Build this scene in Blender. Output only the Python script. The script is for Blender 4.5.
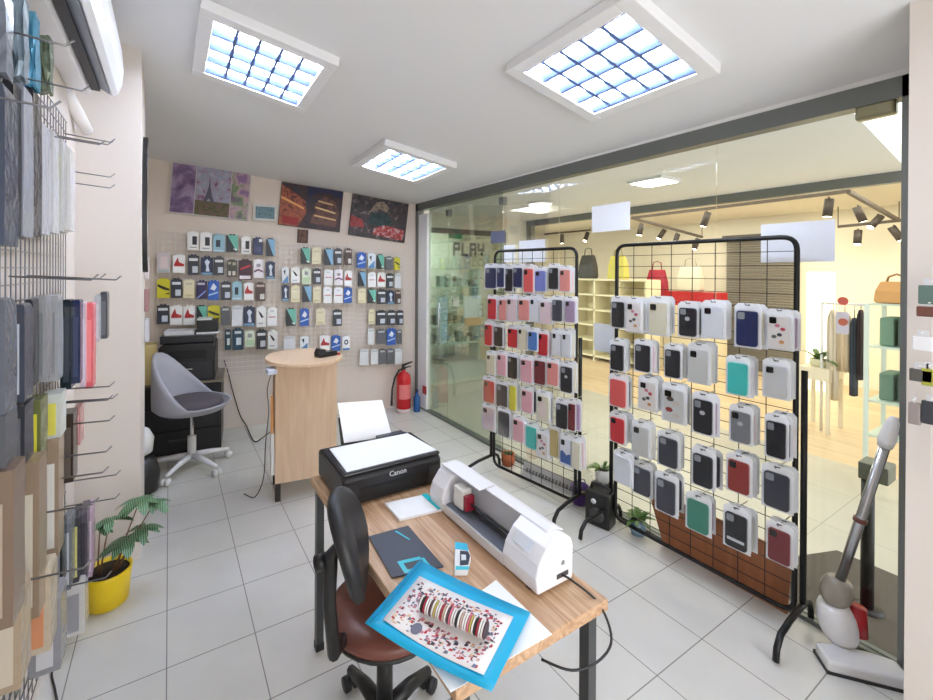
import bpy, math, random
from mathutils import Vector, Matrix
rnd = random.Random(7)
SC = bpy.context.scene
COL = SC.collection
for o in list(bpy.data.objects): bpy.data.objects.remove(o)

# ------------------------------------------------------------------ camera
T = .335
FPX, CXP, CYP = 427.13, 419.9, 272.08
PITCH, YAW, ROLL = .0032, .5305, .0052
CAM = Vector((.0147, -4.909, 4.7683)) * T
def cam_axes():
    cp, sp, cy, sy = math.cos(PITCH), math.sin(PITCH), math.cos(YAW), math.sin(YAW)
    cr, sr = math.cos(ROLL), math.sin(ROLL)
    fw = Vector((sy*cp, cy*cp, -sp)); rt = Vector((cy, -sy, 0)); up = rt.cross(fw)
    return cr*rt + sr*up, -sr*rt + cr*up, fw
RT, UP, FW = cam_axes()
cd = bpy.data.cameras.new('camera'); cam = bpy.data.objects.new('camera', cd); COL.objects.link(cam)
m = Matrix.Identity(4)
for i in range(3): m[i][0], m[i][1], m[i][2], m[i][3] = RT[i], UP[i], -FW[i], CAM[i]
cam.matrix_world = m
cd.sensor_width = 36; cd.sensor_fit = 'HORIZONTAL'; cd.lens = 36*FPX/933
cd.shift_x = -(CXP-466.5)/933; cd.shift_y = (CYP-350)/933
cd.clip_start = .03; cd.clip_end = 200
SC.camera = cam

# ------------------------------------------------------------------ world and exposure
SC.view_settings.view_transform = 'Standard'; SC.view_settings.look = 'None'
SC.view_settings.exposure = 0.68; SC.view_settings.gamma = 1; SC.view_settings.use_curve_mapping = False
w = bpy.data.worlds.new('world'); SC.world = w; w.use_nodes = True
bg = w.node_tree.nodes['Background']; bg.inputs[0].default_value = (.93, .96, 1, 1); bg.inputs[1].default_value = 1.5
TUBE = 50.0        # fluorescent tubes in the three ceiling fixtures
def area_light(name, loc, rot, sx, sy, power, col):
    l = bpy.data.lights.new(name, 'AREA'); l.shape = 'RECTANGLE'; l.size = sx; l.size_y = sy; l.energy = power; l.color = col
    o = bpy.data.objects.new(name, l); o.location = loc; o.rotation_euler = rot; COL.objects.link(o); return o
# added fill lamp behind the camera, standing in for daylight from unseen windows
area_light('added_fill_light', (1.0, -3.25, 1.5), (math.radians(90), 0, 0), 2.6, 2.0, 28, (1, .98, .95))
area_light('boutique_ceiling_light', (6.7, .9, 2.49), (0, 0, 0), 2.2, 4.2, 54, (1, .93, .80))
area_light('corridor_ceiling_light', (3.6, .5, 2.30), (0, 0, 0), .5, .5, 15, (1, .98, .94))
area_light('corridor_ceiling_light', (3.63, 1.85, 2.30), (0, 0, 0), .5, .5, 13, (1, .98, .94))

# ------------------------------------------------------------------ ray helpers: pixel of the photo -> point on a real plane
def ray(u, v): return RT*((u-CXP)/FPX) + UP*((CYP-v)/FPX) + FW
def hit(u, v, p, n):
    d = ray(u, v); n = Vector(n); return CAM + d*((Vector(p)-CAM).dot(n)/d.dot(n))
def pz(u, v, z=0): return hit(u, v, (0, 0, z), (0, 0, 1))
def pX(u, v, X): return hit(u, v, (X, 0, 0), (1, 0, 0))
def pY(u, v, Y): return hit(u, v, (0, Y, 0), (0, 1, 0))
XG, YB, YR = 7.595*T, 8.202*T, -.142
BWN = Vector((YR, -1, 0)).normalized(); BWE = Vector((1, YR, 0)).normalized(); BWA = math.atan(YR)
def bw(u, v, off=0): return hit(u, v, Vector((XG, YB, 0))+BWN*off, BWN)
def cz(X, Y):
    x, y = X/T, Y/T
    return T*(7.1176+.0953*(7.595-x)-.004*(y-8.2)+.08*max(0, (9.28-y))*(7.6-x)/8)

# ------------------------------------------------------------------ materials
MATS = {}
def mat(name, col, rough=.5, metal=0, emit=None, es=0, spec=None, bump=0, bscale=40, vary=0, vscale=6):
    if name in MATS: return MATS[name]
    mt = bpy.data.materials.new(name); mt.use_nodes = True; nt = mt.node_tree
    b = nt.nodes['Principled BSDF']
    b.inputs['Base Color'].default_value = (*col, 1); b.inputs['Roughness'].default_value = rough; b.inputs['Metallic'].default_value = metal
    if spec is not None: b.inputs['Specular IOR Level'].default_value = spec
    if emit: b.inputs['Emission Color'].default_value = (*emit, 1); b.inputs['Emission Strength'].default_value = es
    if bump or vary:
        tc = nt.nodes.new('ShaderNodeTexCoord'); nz = nt.nodes.new('ShaderNodeTexNoise'); nz.inputs['Scale'].default_value = bscale if bump else vscale
        nt.links.new(tc.outputs['Object'], nz.inputs['Vector'])
        if bump:
            bp = nt.nodes.new('ShaderNodeBump'); bp.inputs['Strength'].default_value = bump; bp.inputs['Distance'].default_value = .01
            nt.links.new(nz.outputs['Fac'], bp.inputs['Height']); nt.links.new(bp.outputs[0], b.inputs['Normal'])
        if vary:
            mx = nt.nodes.new('ShaderNodeMix'); mx.data_type = 'RGBA'
            mx.inputs[6].default_value = (*[c*(1-vary) for c in col], 1); mx.inputs[7].default_value = (*[min(1, c*(1+vary)) for c in col], 1)
            nt.links.new(nz.outputs['Fac'], mx.inputs[0]); nt.links.new(mx.outputs[2], b.inputs['Base Color'])
    MATS[name] = mt; return mt
def srgb(r, g, b): 
    f = lambda c: ((c/255+.055)/1.055)**2.4 if c > 10 else c/255/12.92
    return (f(r), f(g), f(b))
def M(r, g, b, rough=.5, **k): return mat('c%d_%d_%d_%s' % (r, g, b, rough), srgb(r, g, b), rough, **k)
def glassmat(name, tint, refl=.08, rough=0):
    if name in MATS: return MATS[name]
    mt = bpy.data.materials.new(name); mt.use_nodes = True; nt = mt.node_tree; nt.nodes.clear()
    out = nt.nodes.new('ShaderNodeOutputMaterial'); tr = nt.nodes.new('ShaderNodeBsdfTransparent'); gl = nt.nodes.new('ShaderNodeBsdfGlossy')
    fr = nt.nodes.new('ShaderNodeFresnel'); fr.inputs['IOR'].default_value = 1.45; mx = nt.nodes.new('ShaderNodeMixShader')
    mul = nt.nodes.new('ShaderNodeMath'); mul.operation = 'MULTIPLY'; mul.inputs[1].default_value = refl
    tr.inputs[0].default_value = (*tint, 1); gl.inputs['Roughness'].default_value = rough
    nt.links.new(fr.outputs[0], mul.inputs[0]); nt.links.new(mul.outputs[0], mx.inputs[0])
    nt.links.new(tr.outputs[0], mx.inputs[1]); nt.links.new(gl.outputs[0], mx.inputs[2]); nt.links.new(mx.outputs[0], out.inputs[0])
    MATS[name] = mt; return mt
GLASS = glassmat('glass', (.965, .985, .965), .5)
CLEAR = glassmat('clear_plastic', (.97, .975, .98), .35, .12)
def node_mat(name, build):
    mt = bpy.data.materials.new(name); mt.use_nodes = True; build(mt.node_tree, mt.node_tree.nodes['Principled BSDF']); MATS[name] = mt; return mt
def N(nt, t, **k):
    n = nt.nodes.new(t)
    for a, v in k.items(): setattr(n, a, v)
    return n
def math_(nt, op, a, b=None):
    n = N(nt, 'ShaderNodeMath', operation=op)
    for i, x in enumerate((a, b)):
        if x is None: continue
        if isinstance(x, (int, float)): n.inputs[i].default_value = x
        else: nt.links.new(x, n.inputs[i])
    return n.outputs[0]
def mixc(nt, fac, a, b):
    n = N(nt, 'ShaderNodeMix', data_type='RGBA')
    if isinstance(fac, (int, float)): n.inputs[0].default_value = fac
    else: nt.links.new(fac, n.inputs[0])
    for i, x in ((6, a), (7, b)):
        if isinstance(x, tuple): n.inputs[i].default_value = (*x, 1)
        else: nt.links.new(x, n.inputs[i])
    return n.outputs[2]
def tile_build(ca, cb, grout, size, gw):
    def f(nt, b):
        tc = N(nt, 'ShaderNodeTexCoord'); sp = N(nt, 'ShaderNodeSeparateXYZ'); nt.links.new(tc.outputs['Object'], sp.inputs[0])
        ds = []
        for i in (0, 1):
            q = math_(nt, 'ADD', math_(nt, 'DIVIDE', sp.outputs[i], size), 100.5)
            fr = math_(nt, 'FRACT', q); ds.append(math_(nt, 'ABSOLUTE', math_(nt, 'SUBTRACT', fr, .5)))
        mn = math_(nt, 'MINIMUM', ds[0], ds[1]); g = math_(nt, 'LESS_THAN', mn, gw/size)
        nz = N(nt, 'ShaderNodeTexNoise'); nz.inputs['Scale'].default_value = 3.5; nz.inputs['Detail'].default_value = 6; nt.links.new(tc.outputs['Object'], nz.inputs['Vector'])
        c = mixc(nt, nz.outputs['Fac'], ca, cb); c = mixc(nt, g, c, grout); nt.links.new(c, b.inputs['Base Color'])
        b.inputs['Roughness'].default_value = .28
    return f
TILE = node_mat('floor_tiles', tile_build(srgb(194, 192, 186), srgb(217, 215, 209), srgb(128, 126, 122), T, .0022))
CORR = node_mat('corridor_stone', tile_build(srgb(176, 172, 160), srgb(198, 193, 180), srgb(140, 135, 124), .6, .002))
def wood_build(a, b_, sc, axis):
    def f(nt, b):
        tc = N(nt, 'ShaderNodeTexCoord'); mp = N(nt, 'ShaderNodeMapping'); nt.links.new(tc.outputs['Object'], mp.inputs[0])
        s = [sc, sc, sc]; s[axis] = sc*.08; mp.inputs['Scale'].default_value = s
        nz = N(nt, 'ShaderNodeTexNoise'); nz.inputs['Scale'].default_value = 1; nz.inputs['Detail'].default_value = 8; nz.inputs['Distortion'].default_value = 1.5
        nt.links.new(mp.outputs[0], nz.inputs['Vector']); rp = N(nt, 'ShaderNodeValToRGB'); nt.links.new(nz.outputs['Fac'], rp.inputs[0])
        rp.color_ramp.elements[0].position = .35; rp.color_ramp.elements[0].color = (*a, 1); rp.color_ramp.elements[1].position = .65; rp.color_ramp.elements[1].color = (*b_, 1)
        nt.links.new(rp.outputs[0], b.inputs['Base Color']); b.inputs['Roughness'].default_value = .45
    return f
OAK = node_mat('desk_oak', wood_build(srgb(172, 132, 98), srgb(206, 172, 138), 40, 1))
BEECH = node_mat('counter_beech', wood_build(srgb(218, 186, 152), srgb(228, 198, 166), 22, 2))
BOARDW = node_mat('brown_board', wood_build(srgb(140, 84, 50), srgb(158, 98, 60), 12, 2))
SHOPFLOOR = node_mat('shop_laminate', wood_build(srgb(205, 180, 145), srgb(224, 202, 168), 14, 1))
WALLM = mat('wall_paint', srgb(224, 210, 198), .85, bump=.05, bscale=120)
WALLL = mat('wall_paint_pale', srgb(219, 210, 202), .85, bump=.05, bscale=120)
CEILM = mat('ceiling_paint', srgb(232, 232, 233), .9)
WHITE = M(238, 238, 240, .35); PAPER = M(244, 246, 250, .7); BLACK = M(26, 26, 28, .4); BLACKM = mat('black_steel', srgb(22, 22, 24), .35, .3)
CHROME = mat('chrome', srgb(190, 192, 196), .25, 1); WIRE = mat('white_wire', srgb(228, 224, 218), .4, .2); GREYAL = mat('grey_aluminium', srgb(118, 122, 120), .4, .4)
DGREY = M(60, 60, 64, .5); STEEL = mat('hook_steel', srgb(140, 140, 145), .3, .9)

# ------------------------------------------------------------------ mesh collector
class MB:
    def __init__(s): s.v = []; s.f = []; s.m = []; s.mi = 0; s.sm = []; s.smooth = False
    def add(s, vs, fs, X=None):
        k = len(s.v)
        for p in vs: s.v.append(X @ Vector(p) if X is not None else Vector(p))
        for f in fs: s.f.append([i+k for i in f]); s.m.append(s.mi); s.sm.append(s.smooth)
        return s
    def box(s, a, b, X=None):
        x0, y0, z0 = a; x1, y1, z1 = b
        vs = [(x, y, z) for z in (z0, z1) for y in (y0, y1) for x in (x0, x1)]
        return s.add(vs, [(0, 2, 3, 1), (4, 5, 7, 6), (0, 1, 5, 4), (2, 6, 7, 3), (0, 4, 6, 2), (1, 3, 7, 5)], X)
    def prism(s, poly, h0, h1, axis='z', X=None):
        n = len(poly)
        def P(a, b, h): return {'z': (a, b, h), 'y': (a, h, b), 'x': (h, a, b)}[axis]
        vs = [P(a, b, h0) for a, b in poly]+[P(a, b, h1) for a, b in poly]
        fs = [tuple(range(n))[::-1], tuple(range(n, 2*n))]+[(i, (i+1) % n, n+(i+1) % n, n+i) for i in range(n)]
        return s.add(vs, fs, X)
    def quad3(s, pts, th, X=None):                     # slab from four points with thickness vector
        th = Vector(th); pts = [Vector(p) for p in pts]; n = len(pts)
        vs = pts+[p+th for p in pts]
        return s.add(vs, [tuple(range(n))[::-1], tuple(range(n, 2*n))]+[(i, (i+1) % n, n+(i+1) % n, n+i) for i in range(n)], X)
    def tube(s, pts, r, n=8, X=None, caps=True, sm=True):
        pts = [Vector(p) for p in pts]; rs = r if isinstance(r, (list, tuple)) else [r]*len(pts)
        vs = []; old = s.smooth; s.smooth = sm
        d0 = (pts[1]-pts[0]).normalized(); a = d0.orthogonal().normalized()
        for i, p in enumerate(pts):
            d = ((pts[min(i+1, len(pts)-1)]-pts[max(i-1, 0)])).normalized()
            a = (a-d*a.dot(d)).normalized(); b = d.cross(a)
            for k in range(n):
                t = 2*math.pi*(k+.5)/n; vs.append(p+(a*math.cos(t)+b*math.sin(t))*rs[i])
        fs = [(i*n+k, i*n+(k+1) % n, (i+1)*n+(k+1) % n, (i+1)*n+k) for i in range(len(pts)-1) for k in range(n)]
        if caps: fs += [tuple(range(n))[::-1], tuple(range((len(pts)-1)*n, len(pts)*n))]
        s.add(vs, fs, X); s.smooth = old; return s
    def lathe(s, prof, c=(0, 0, 0), n=24, X=None):
        c = Vector(c); vs = []; old = s.smooth; s.smooth = True
        for r, z in prof:
            for k in range(n):
                t = 2*math.pi*k/n; vs.append(c+Vector((r*math.cos(t), r*math.sin(t), z)))
        fs = [(i*n+k, i*n+(k+1) % n, (i+1)*n+(k+1) % n, (i+1)*n+k) for i in range(len(prof)-1) for k in range(n)]
        fs += [tuple(range(n))[::-1], tuple(range((len(prof)-1)*n, len(prof)*n))]
        s.add(vs, fs, X); s.smooth = old; return s
    def build(s, name, mats, parent=None, local=False, bevel=0):
        if not isinstance(mats, (list, tuple)): mats = [mats]
        me = bpy.data.meshes.new(name)
        vs = s.v
        if parent is not None and not local:
            inv = Matrix(parent['_m']).inverted() if False else XF[parent.name].inverted()
            vs = [inv @ v for v in vs]
        me.from_pydata([tuple(v) for v in vs], [], s.f)
        for mm in mats: me.materials.append(mm)
        for i, p in enumerate(me.polygons): p.material_index = min(s.m[i], len(mats)-1); p.use_smooth = s.sm[i]
        me.update()
        o = bpy.data.objects.new(name, me); COL.objects.link(o)
        if parent is not None:
            o.parent = parent; XF[o.name] = XF[parent.name].copy()
        else: XF[o.name] = Matrix.Identity(4)
        if bevel:
            b = o.modifiers.new('bevel', 'BEVEL'); b.width = bevel; b.segments = 2; b.limit_method = 'ANGLE'; b.angle_limit = .6
        return o
XF = {}
def box(a, b): return MB().box(a, b)
def tag(o, label, cat, group=None, kind=None):
    o['label'] = label; o['category'] = cat
    if group: o['group'] = group
    if kind: o['kind'] = kind
    return o
def thing(name, label, cat, loc=(0, 0, 0), rz=0, group=None, mtx=None):
    o = bpy.data.objects.new(name, None); COL.objects.link(o); o.empty_display_size = .05
    mx = mtx if mtx is not None else Matrix.Translation(loc) @ Matrix.Rotation(rz, 4, 'Z')
    o.matrix_world = mx; XF[o.name] = mx.copy(); tag(o, label, cat, group); return o
def single(mb, name, mats, label, cat, loc=None, group=None, bevel=0, kind=None):
    """one-mesh thing whose origin is moved to its base"""
    vs = mb.v
    if loc is None:
        loc = Vector((sum(v.x for v in vs)/len(vs), sum(v.y for v in vs)/len(vs), min(v.z for v in vs)))
    loc = Vector(loc)
    mb.v = [v-loc for v in vs]; o = mb.build(name, mats, bevel=bevel); o.location = loc; tag(o, label, cat, group, kind); return o
def struct(name, mb, m): o = mb.build(name, m); o['kind'] = 'structure'; return o
def part(o, label): o['label'] = label; return o
def text_mesh(name, s, size, mtl, parent, mtx, ext=.0006, bold=0):
    cu = bpy.data.curves.new('t', 'FONT'); cu.body = s; cu.size = size; cu.extrude = ext; cu.offset = bold; cu.align_x = 'CENTER'; cu.align_y = 'CENTER'; cu.resolution_u = 2
    ob = bpy.data.objects.new('t', cu); COL.objects.link(ob); bpy.context.view_layer.update()
    me = bpy.data.meshes.new_from_object(ob.evaluated_get(bpy.context.evaluated_depsgraph_get()))
    bpy.data.objects.remove(ob); me.name = name; me.materials.clear(); me.materials.append(mtl)
    o = bpy.data.objects.new(name, me); COL.objects.link(o); me.transform(XF[parent.name].inverted() @ mtx if parent else mtx)
    if parent: o.parent = parent
    XF[o.name] = XF[parent.name].copy() if parent else Matrix.Identity(4)
    return o
def basis(o, x, y, z):
    mm = Matrix.Identity(4)
    for i in range(3): mm[i][0], mm[i][1], mm[i][2], mm[i][3] = x[i], y[i], z[i], o[i]
    return mm
ORD = ['first', 'second', 'third', 'fourth', 'fifth', 'sixth', 'seventh', 'eighth', 'ninth', 'tenth', 'eleventh', 'twelfth', 'thirteenth', 'fourteenth']

# ================================================================== STRUCTURE
FRONT = -2.95
struct('floor', box((-1.3, FRONT, -.1), (XG+.02, 3.5, 0)), TILE)
struct('floor_corridor', box((XG+.02, FRONT, -.1), (4.88, 3.5, 0)), CORR)
struct('floor_boutique', box((4.88, FRONT, -.1), (8.4, 6.2, 0)), SHOPFLOOR)
def ceiling_mesh():
    mb = MB(); nx, ny = 12, 14; xs = [-1.3+(XG+.06+1.3)*i/nx for i in range(nx+1)]; ys = [FRONT+(3.5-FRONT)*j/ny for j in range(ny+1)]
    vs = [(x, y, cz(x, y)) for y in ys for x in xs]; n = len(vs); vs += [(x, y, cz(x, y)+.15) for y in ys for x in xs]
    fs = []
    for j in range(ny):
        for i in range(nx):
            a = j*(nx+1)+i; q = (a, a+1, a+nx+2, a+nx+1); fs.append(q[::-1]); fs.append(tuple(k+n for k in q))
    for j in range(ny):
        for i in (0, nx): a = j*(nx+1)+i; fs.append((a, a+nx+1, a+nx+1+n, a+n))
    for i in range(nx):
        for j in (0, ny): a = j*(nx+1)+i; fs.append((a, a+1, a+1+n, a+n))
    return mb.add(vs, fs)
struct('ceiling', ceiling_mesh(), CEILM)
bwp = lambda x: YB+YR*(x-XG)
struct('wall_back', MB().prism([(-1.3, bwp(-1.3)), (XG, bwp(XG)), (XG, bwp(XG)+.4), (-1.3, 3.9)], 0, 3.3), WALLM)
struct('wall_left', box((-.62, FRONT, 0), (-.415, 1.16, 3.3)), WALLL)
struct('wall_left_pillar', box((-1.3, 1.16, 0), (-.13, 1.62, 3.3)), WALLL)
struct('wall_left_recess', box((-1.3, 1.62, 0), (-.75, 3.45, 3.3)), WALLM)
struct('wall_right', box((2.12, FRONT, 0), (2.62, -1.24, 2.75)), WALLL)
fm = MB(); fm.box((-.62, FRONT-.1, 0), (-.2, FRONT, 3.3)); fm.box((2.0, FRONT-.1, 0), (2.62, FRONT, 3.3)); fm.box((-.2, FRONT-.1, 2.3), (2.0, FRONT, 3.3)); struct('wall_front', fm, WALLL)  # unseen front wall, left open with a window so that fill light enters
wf = MB(); wf.box((-.2, FRONT-.06, 0), (2.0, FRONT-.02, .06)); wf.box((-.2, FRONT-.06, 2.24), (2.0, FRONT-.02, 2.3))
for x in (-.2, .87, 1.94): wf.box((x, FRONT-.06, .06), (x+.06, FRONT-.02, 2.24))
struct('window_1', wf, GREYAL)

# glass partition: grey aluminium frame
YE = YB-.01
gf = MB(); gf.box((XG-.03, -1.24, 2.384-.085), (XG+.05, YE, 2.384)); gf.box((XG-.03, -1.24, 0), (XG+.05, -1.146, 2.384)); gf.box((XG-.03, YE-.05, 0), (XG+.05, YE, 2.384))
gf.box((XG-.02, -1.24, 0), (XG+.04, YE, .02))
struct('window_2', gf, GREYAL)
struct('trim_1', box((XG-.03, -1.24, 2.384), (XG+.08, YB, 2.75)), CEILM)
S1, S2 = pX(448, 213, XG), pX(502, 201, XG)
seams = [-1.146, -.46, .62, S2.y, S1.y, YE-.24]
for i in range(5):
    g = MB(); g.box((XG+.004, seams[i]+.003, .02), (XG+.014, seams[i+1]-.003, 2.30)); struct('window_glass', g, GLASS if i < 3 else glassmat('door_glass_tint', (.80, .845, .81), .6))
struct('trim_2', box((XG-.02, YE-.24, .02), (XG+.03, YE-.05, 2.25)), WHITE)     # white jamb at far end
for y, z in ((S1.y, S1.z), (S2.y, S2.z)):
    pf = box((XG-.012, y-.03, z-.035), (XG+.03, y+.03, z+.035))
    single(pf, 'patch_fitting', GREYAL, 'small square steel glass clamp, %s from the far corner on the partition' % ('first' if y == S1.y else 'second'), 'glass clamp', bevel=.004)
p = pX(876, 107, XG)
single(box((XG-.02, p.y-.06, p.z-.045), (XG+.03, p.y+.06, p.z+.045)), 'patch_fitting', mat('brass_grey', srgb(150, 146, 118), .3, .8), 'large olive steel clamp plate in the top right corner of the partition', 'glass clamp', bevel=.01)

# corridor
CZ = 2.384
hole = [pz(838, 97, CZ), pz(903, 165, CZ)]
cm = MB()
hx0, hy0 = hole[0].x, hole[0].y; hx1, hy1 = hole[1].x, hole[1].y
sl = (hy1-hy0)/(hx1-hx0)
ya, yb_ = hy0+sl*(XG+.05-hx0), hy0+sl*(4.9-hx0)
cm.prism([(XG+.05, ya), (4.9, yb_), (4.9, 3.5), (XG+.05, 3.5)], CZ, CZ+.06)
struct('ceiling_corridor', cm, CEILM)
WC = M(232, 230, 220, .8)
struct('wall_corridor_end', box((XG+.06, 3.3, 2.19), (4.88, 3.42, 2.384)), WC)
struct('wall_corridor_side', MB().box((4.42, 3.3, 0), (4.88, 3.42, 2.19)), WC)
e = MB(); e.box((XG+.06, 3.3, 2.12), (4.42, 3.36, 2.19)); e.box((4.36, 3.3, 0), (4.42, 3.36, 2.12)); e.box((XG+.2, 3.3, 0), (XG+.26, 3.36, 2.12)); struct('window_3', e, GREYAL)
struct('window_glass', box((XG+.26, 3.32, 0), (4.36, 3.33, 2.12)), glassmat('green_glass', (.88, .91, .88), .7))
struct('wall_far', MB().box((XG-.3, 5.2, 0), (4.9, 5.3, 2.8)), M(222, 228, 216, .8))
struct('ceiling_far', MB().box((XG-.3, 3.5, 2.6), (4.9, 5.3, 2.7)), CEILM)
struct('floor_far', MB().box((XG-.3, 3.5, -.1), (4.9, 5.3, 0)), M(150, 152, 148, .4))
area_light('far_shop_light', (3.6, 4.3, 2.55), (0, 0, 0), .8, .8, 60, (.95, 1, .93))
# boutique shell
CREAM = M(240, 234, 218, .8)
bm_ = MB(); bm_.box((4.84, -1.4, 2.3), (4.92, 3.5, 2.40)); bm_.box((4.84, 3.2, 0), (4.92, 3.5, 2.3)); struct('trim_3', bm_, GREYAL)
struct('ceiling_boutique', box((4.88, FRONT, 2.5), (8.4, 6.2, 2.6)), M(240, 234, 218, .9))
struct('wall_boutique_back', box((8.3, FRONT, 0), (8.4, 6.2, 2.8)), CREAM)
struct('wall_boutique_side', box((4.88, 5.6, 0), (8.4, 5.7, 2.8)), CREAM)
struct('wall_boutique_near', box((4.88, -2.0, 0), (8.4, -1.9, 2.8)), CREAM)

# ================================================================== CEILING FIXTURES
TUBEM = mat('tube_light', (1, 1, 1), .5, emit=(.86, .93, 1), es=TUBE)
REFL = mat('louvre_reflector', srgb(120, 142, 196), .45, .6)
def fixture(pts, along, label):
    P = [pz(u, v, 2.6) for u, v in pts]
    for _ in range(30): P = [pz(u, v, cz(q.x, q.y)-.05) for (u, v), q in zip(pts, P)]
    c = sum(P, Vector())/4; c.z = cz(c.x, c.y)
    ex = Vector((1, 0, (cz(c.x+.1, c.y)-cz(c.x-.1, c.y))/.2)).normalized(); ey = Vector((0, 1, (cz(c.x, c.y+.1)-cz(c.x, c.y-.1))/.2)).normalized(); ez = ex.cross(ey).normalized(); ey = ez.cross(ex)
    t = thing('ceiling_light', label, 'ceiling light', mtx=basis(c, ex, ey, ez), group='square fluorescent ceiling lights')
    H = .325; I = .262; h = .052
    hous = MB()
    for a, b in (((-H, -H, -h), (H, -I, 0)), ((-H, I, -h), (H, H, 0)), ((-H, -I, -h), (-I, I, 0)), ((I, -I, -h), (H, I, 0))): hous.box(a, b)
    hous.box((-I, -I, -.008), (I, I, 0))
    hous.build('housing', WHITE, t, local=True, bevel=.012)
    lv = MB()
    for k in range(5):
        s = -I+2*I*k/4
        s = max(-I+.006, min(I-.006, s))
        lv.add([(-I, s-.006, -.044), (I, s-.006, -.044), (I, s+.006, -.044), (-I, s+.006, -.044), (-I, s-.045 if k else s, -.016), (I, s-.045 if k else s, -.016), (I, s+.045 if k < 4 else s, -.016), (-I, s+.045 if k < 4 else s, -.016)], [(0, 1, 2, 3), (0, 4, 5, 1), (2, 6, 7, 3)])
    for k in range(1, 5):
        s = -I+2*I*k/5
        lv.box((s-.008, -I, -.044), (s+.008, I, -.038))
    if along == 'y': lv.v = [Vector((v.y, v.x, v.z)) for v in lv.v]
    lv.build('louvre', REFL, t, local=True)
    for k in range(4):
        s = -I+2*I*(k+.5)/4
        tb = MB().tube([(-I+.01, s, -.028), (I-.01, s, -.028)], .0105, 6)
        if along == 'y': tb.v = [Vector((v.y, v.x, v.z)) for v in tb.v]
        tb.build('tube', TUBEM, t, local=True)
fixture([(198, 8), (342, 62), (310, 112), (193, 81)], 'x', 'square louvred ceiling light nearest the air conditioner, left of the room')
fixture([(632, 7), (712, 68), (594, 117), (515, 80)], 'y', 'square louvred ceiling light nearest the glass partition, large at top right')
fixture([(392, 149), (452, 167), (412, 184), (357, 165)], 'y', 'small looking louvred ceiling light farthest away, above the paintings')
# corridor ceiling lamps
for (u, v), w_ in (((540, 202), 'round glowing flush lamp on corridor ceiling, farther from camera'), ((654, 180), 'square glowing flush lamp on corridor ceiling, nearer to camera')):
    q = pz(u, v, CZ); t = thing('flush_lamp', w_, 'ceiling lamp', q)
    if u < 600: MB().lathe([(.13, -.03), (.14, -.02), (.14, 0)], q).build('rim', WHITE, t); MB().lathe([(.12, -.034), (.12, -.031)], q).build('diffuser', mat('lamp_glow', (1, 1, 1), .5, emit=(1, .97, .88), es=6), t)
    else: box(q-Vector((.15, .15, .025)), q+Vector((.15, .15, 0))).build('rim', WHITE, t); box(q-Vector((.13, .13, .03)), q+Vector((.13, .13, -.025))).build('diffuser', mat('lamp_glow', (1, 1, 1)), t)

# ================================================================== PICTURES ON THE BACK WALL
def art_mat(name, cols, sc, seed, dist=2):
    def f(nt, b):
        tc = N(nt, 'ShaderNodeTexCoord'); mp = N(nt, 'ShaderNodeMapping'); mp.inputs['Location'].default_value = (seed, seed*.7, 0); nt.links.new(tc.outputs['Object'], mp.inputs[0])
        nz = N(nt, 'ShaderNodeTexNoise'); nz.inputs['Scale'].default_value = sc; nz.inputs['Detail'].default_value = 8; nz.inputs['Distortion'].default_value = dist*.25
        nt.links.new(mp.outputs[0], nz.inputs['Vector']); rp = N(nt, 'ShaderNodeValToRGB'); nt.links.new(nz.outputs['Fac'], rp.inputs[0]); cr = rp.color_ramp
        cr.elements[0].position = .34; cr.elements[0].color = (*cols[0], 1); cr.elements[1].position = .66; cr.elements[1].color = (*cols[-1], 1)
        for i, c in enumerate(cols[1:-1]): e = cr.elements.new(.34+.32*(i+1)/(len(cols)-1)); e.color = (*c, 1)
        nt.links.new(rp.outputs[0], b.inputs['Base Color']); b.inputs['Roughness'].default_value = .5
    return node_mat(name, f)
S = srgb
def wall_rect(c4, off):
    """rect on the back wall from pixel corners -> centre, width, height"""
    P = [bw(u, v, off) for u, v in c4]
    return sum(P, Vector())/4, ((P[1]-P[0]).length+(P[2]-P[3]).length)/2, (abs(P[0].z-P[3].z)+abs(P[1].z-P[2].z))/2, math.atan2(((P[1].z-P[0].z)+(P[2].z-P[3].z))/2, (P[1]-P[0]).xy.length)
def picture(c4, label, layers, frame_m, fw=.012, tilt=True):
    c, W, H, rl = wall_rect(c4, .02)
    mx = Matrix.Translation(c) @ Matrix.Rotation(BWA, 4, 'Z') @ Matrix.Rotation(-rl, 4, 'Y')
    t = thing('painting', label, 'painting', mtx=mx)
    fr = MB().box((-W/2, -.006, -H/2), (W/2, .018, H/2)); fr.build('frame', frame_m, t, local=True)
    cv = MB(); mats = []
    for i, (kind, data, mm) in enumerate(layers):
        cv.mi = i; mats.append(mm); y = -.008-.0006*i
        cv.prism([(-W/2+fw+a*(W-2*fw), -H/2+fw+b*(H-2*fw)) for a, b in data], y, -.006, 'y')
    cv.build('canvas', mats, t, local=True)
R01 = [(0, 0), (1, 0), (1, 1), (0, 1)]
def rc(a, b, c, d): return [(a, b), (c, b), (c, d), (a, d)]
tower = [(.40, .28), (.44, .45), (.465, .62), (.475, .85), (.485, .62), (.51, .45), (.55, .28), (.51, .28), (.475, .36), (.44, .28)]
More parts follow.
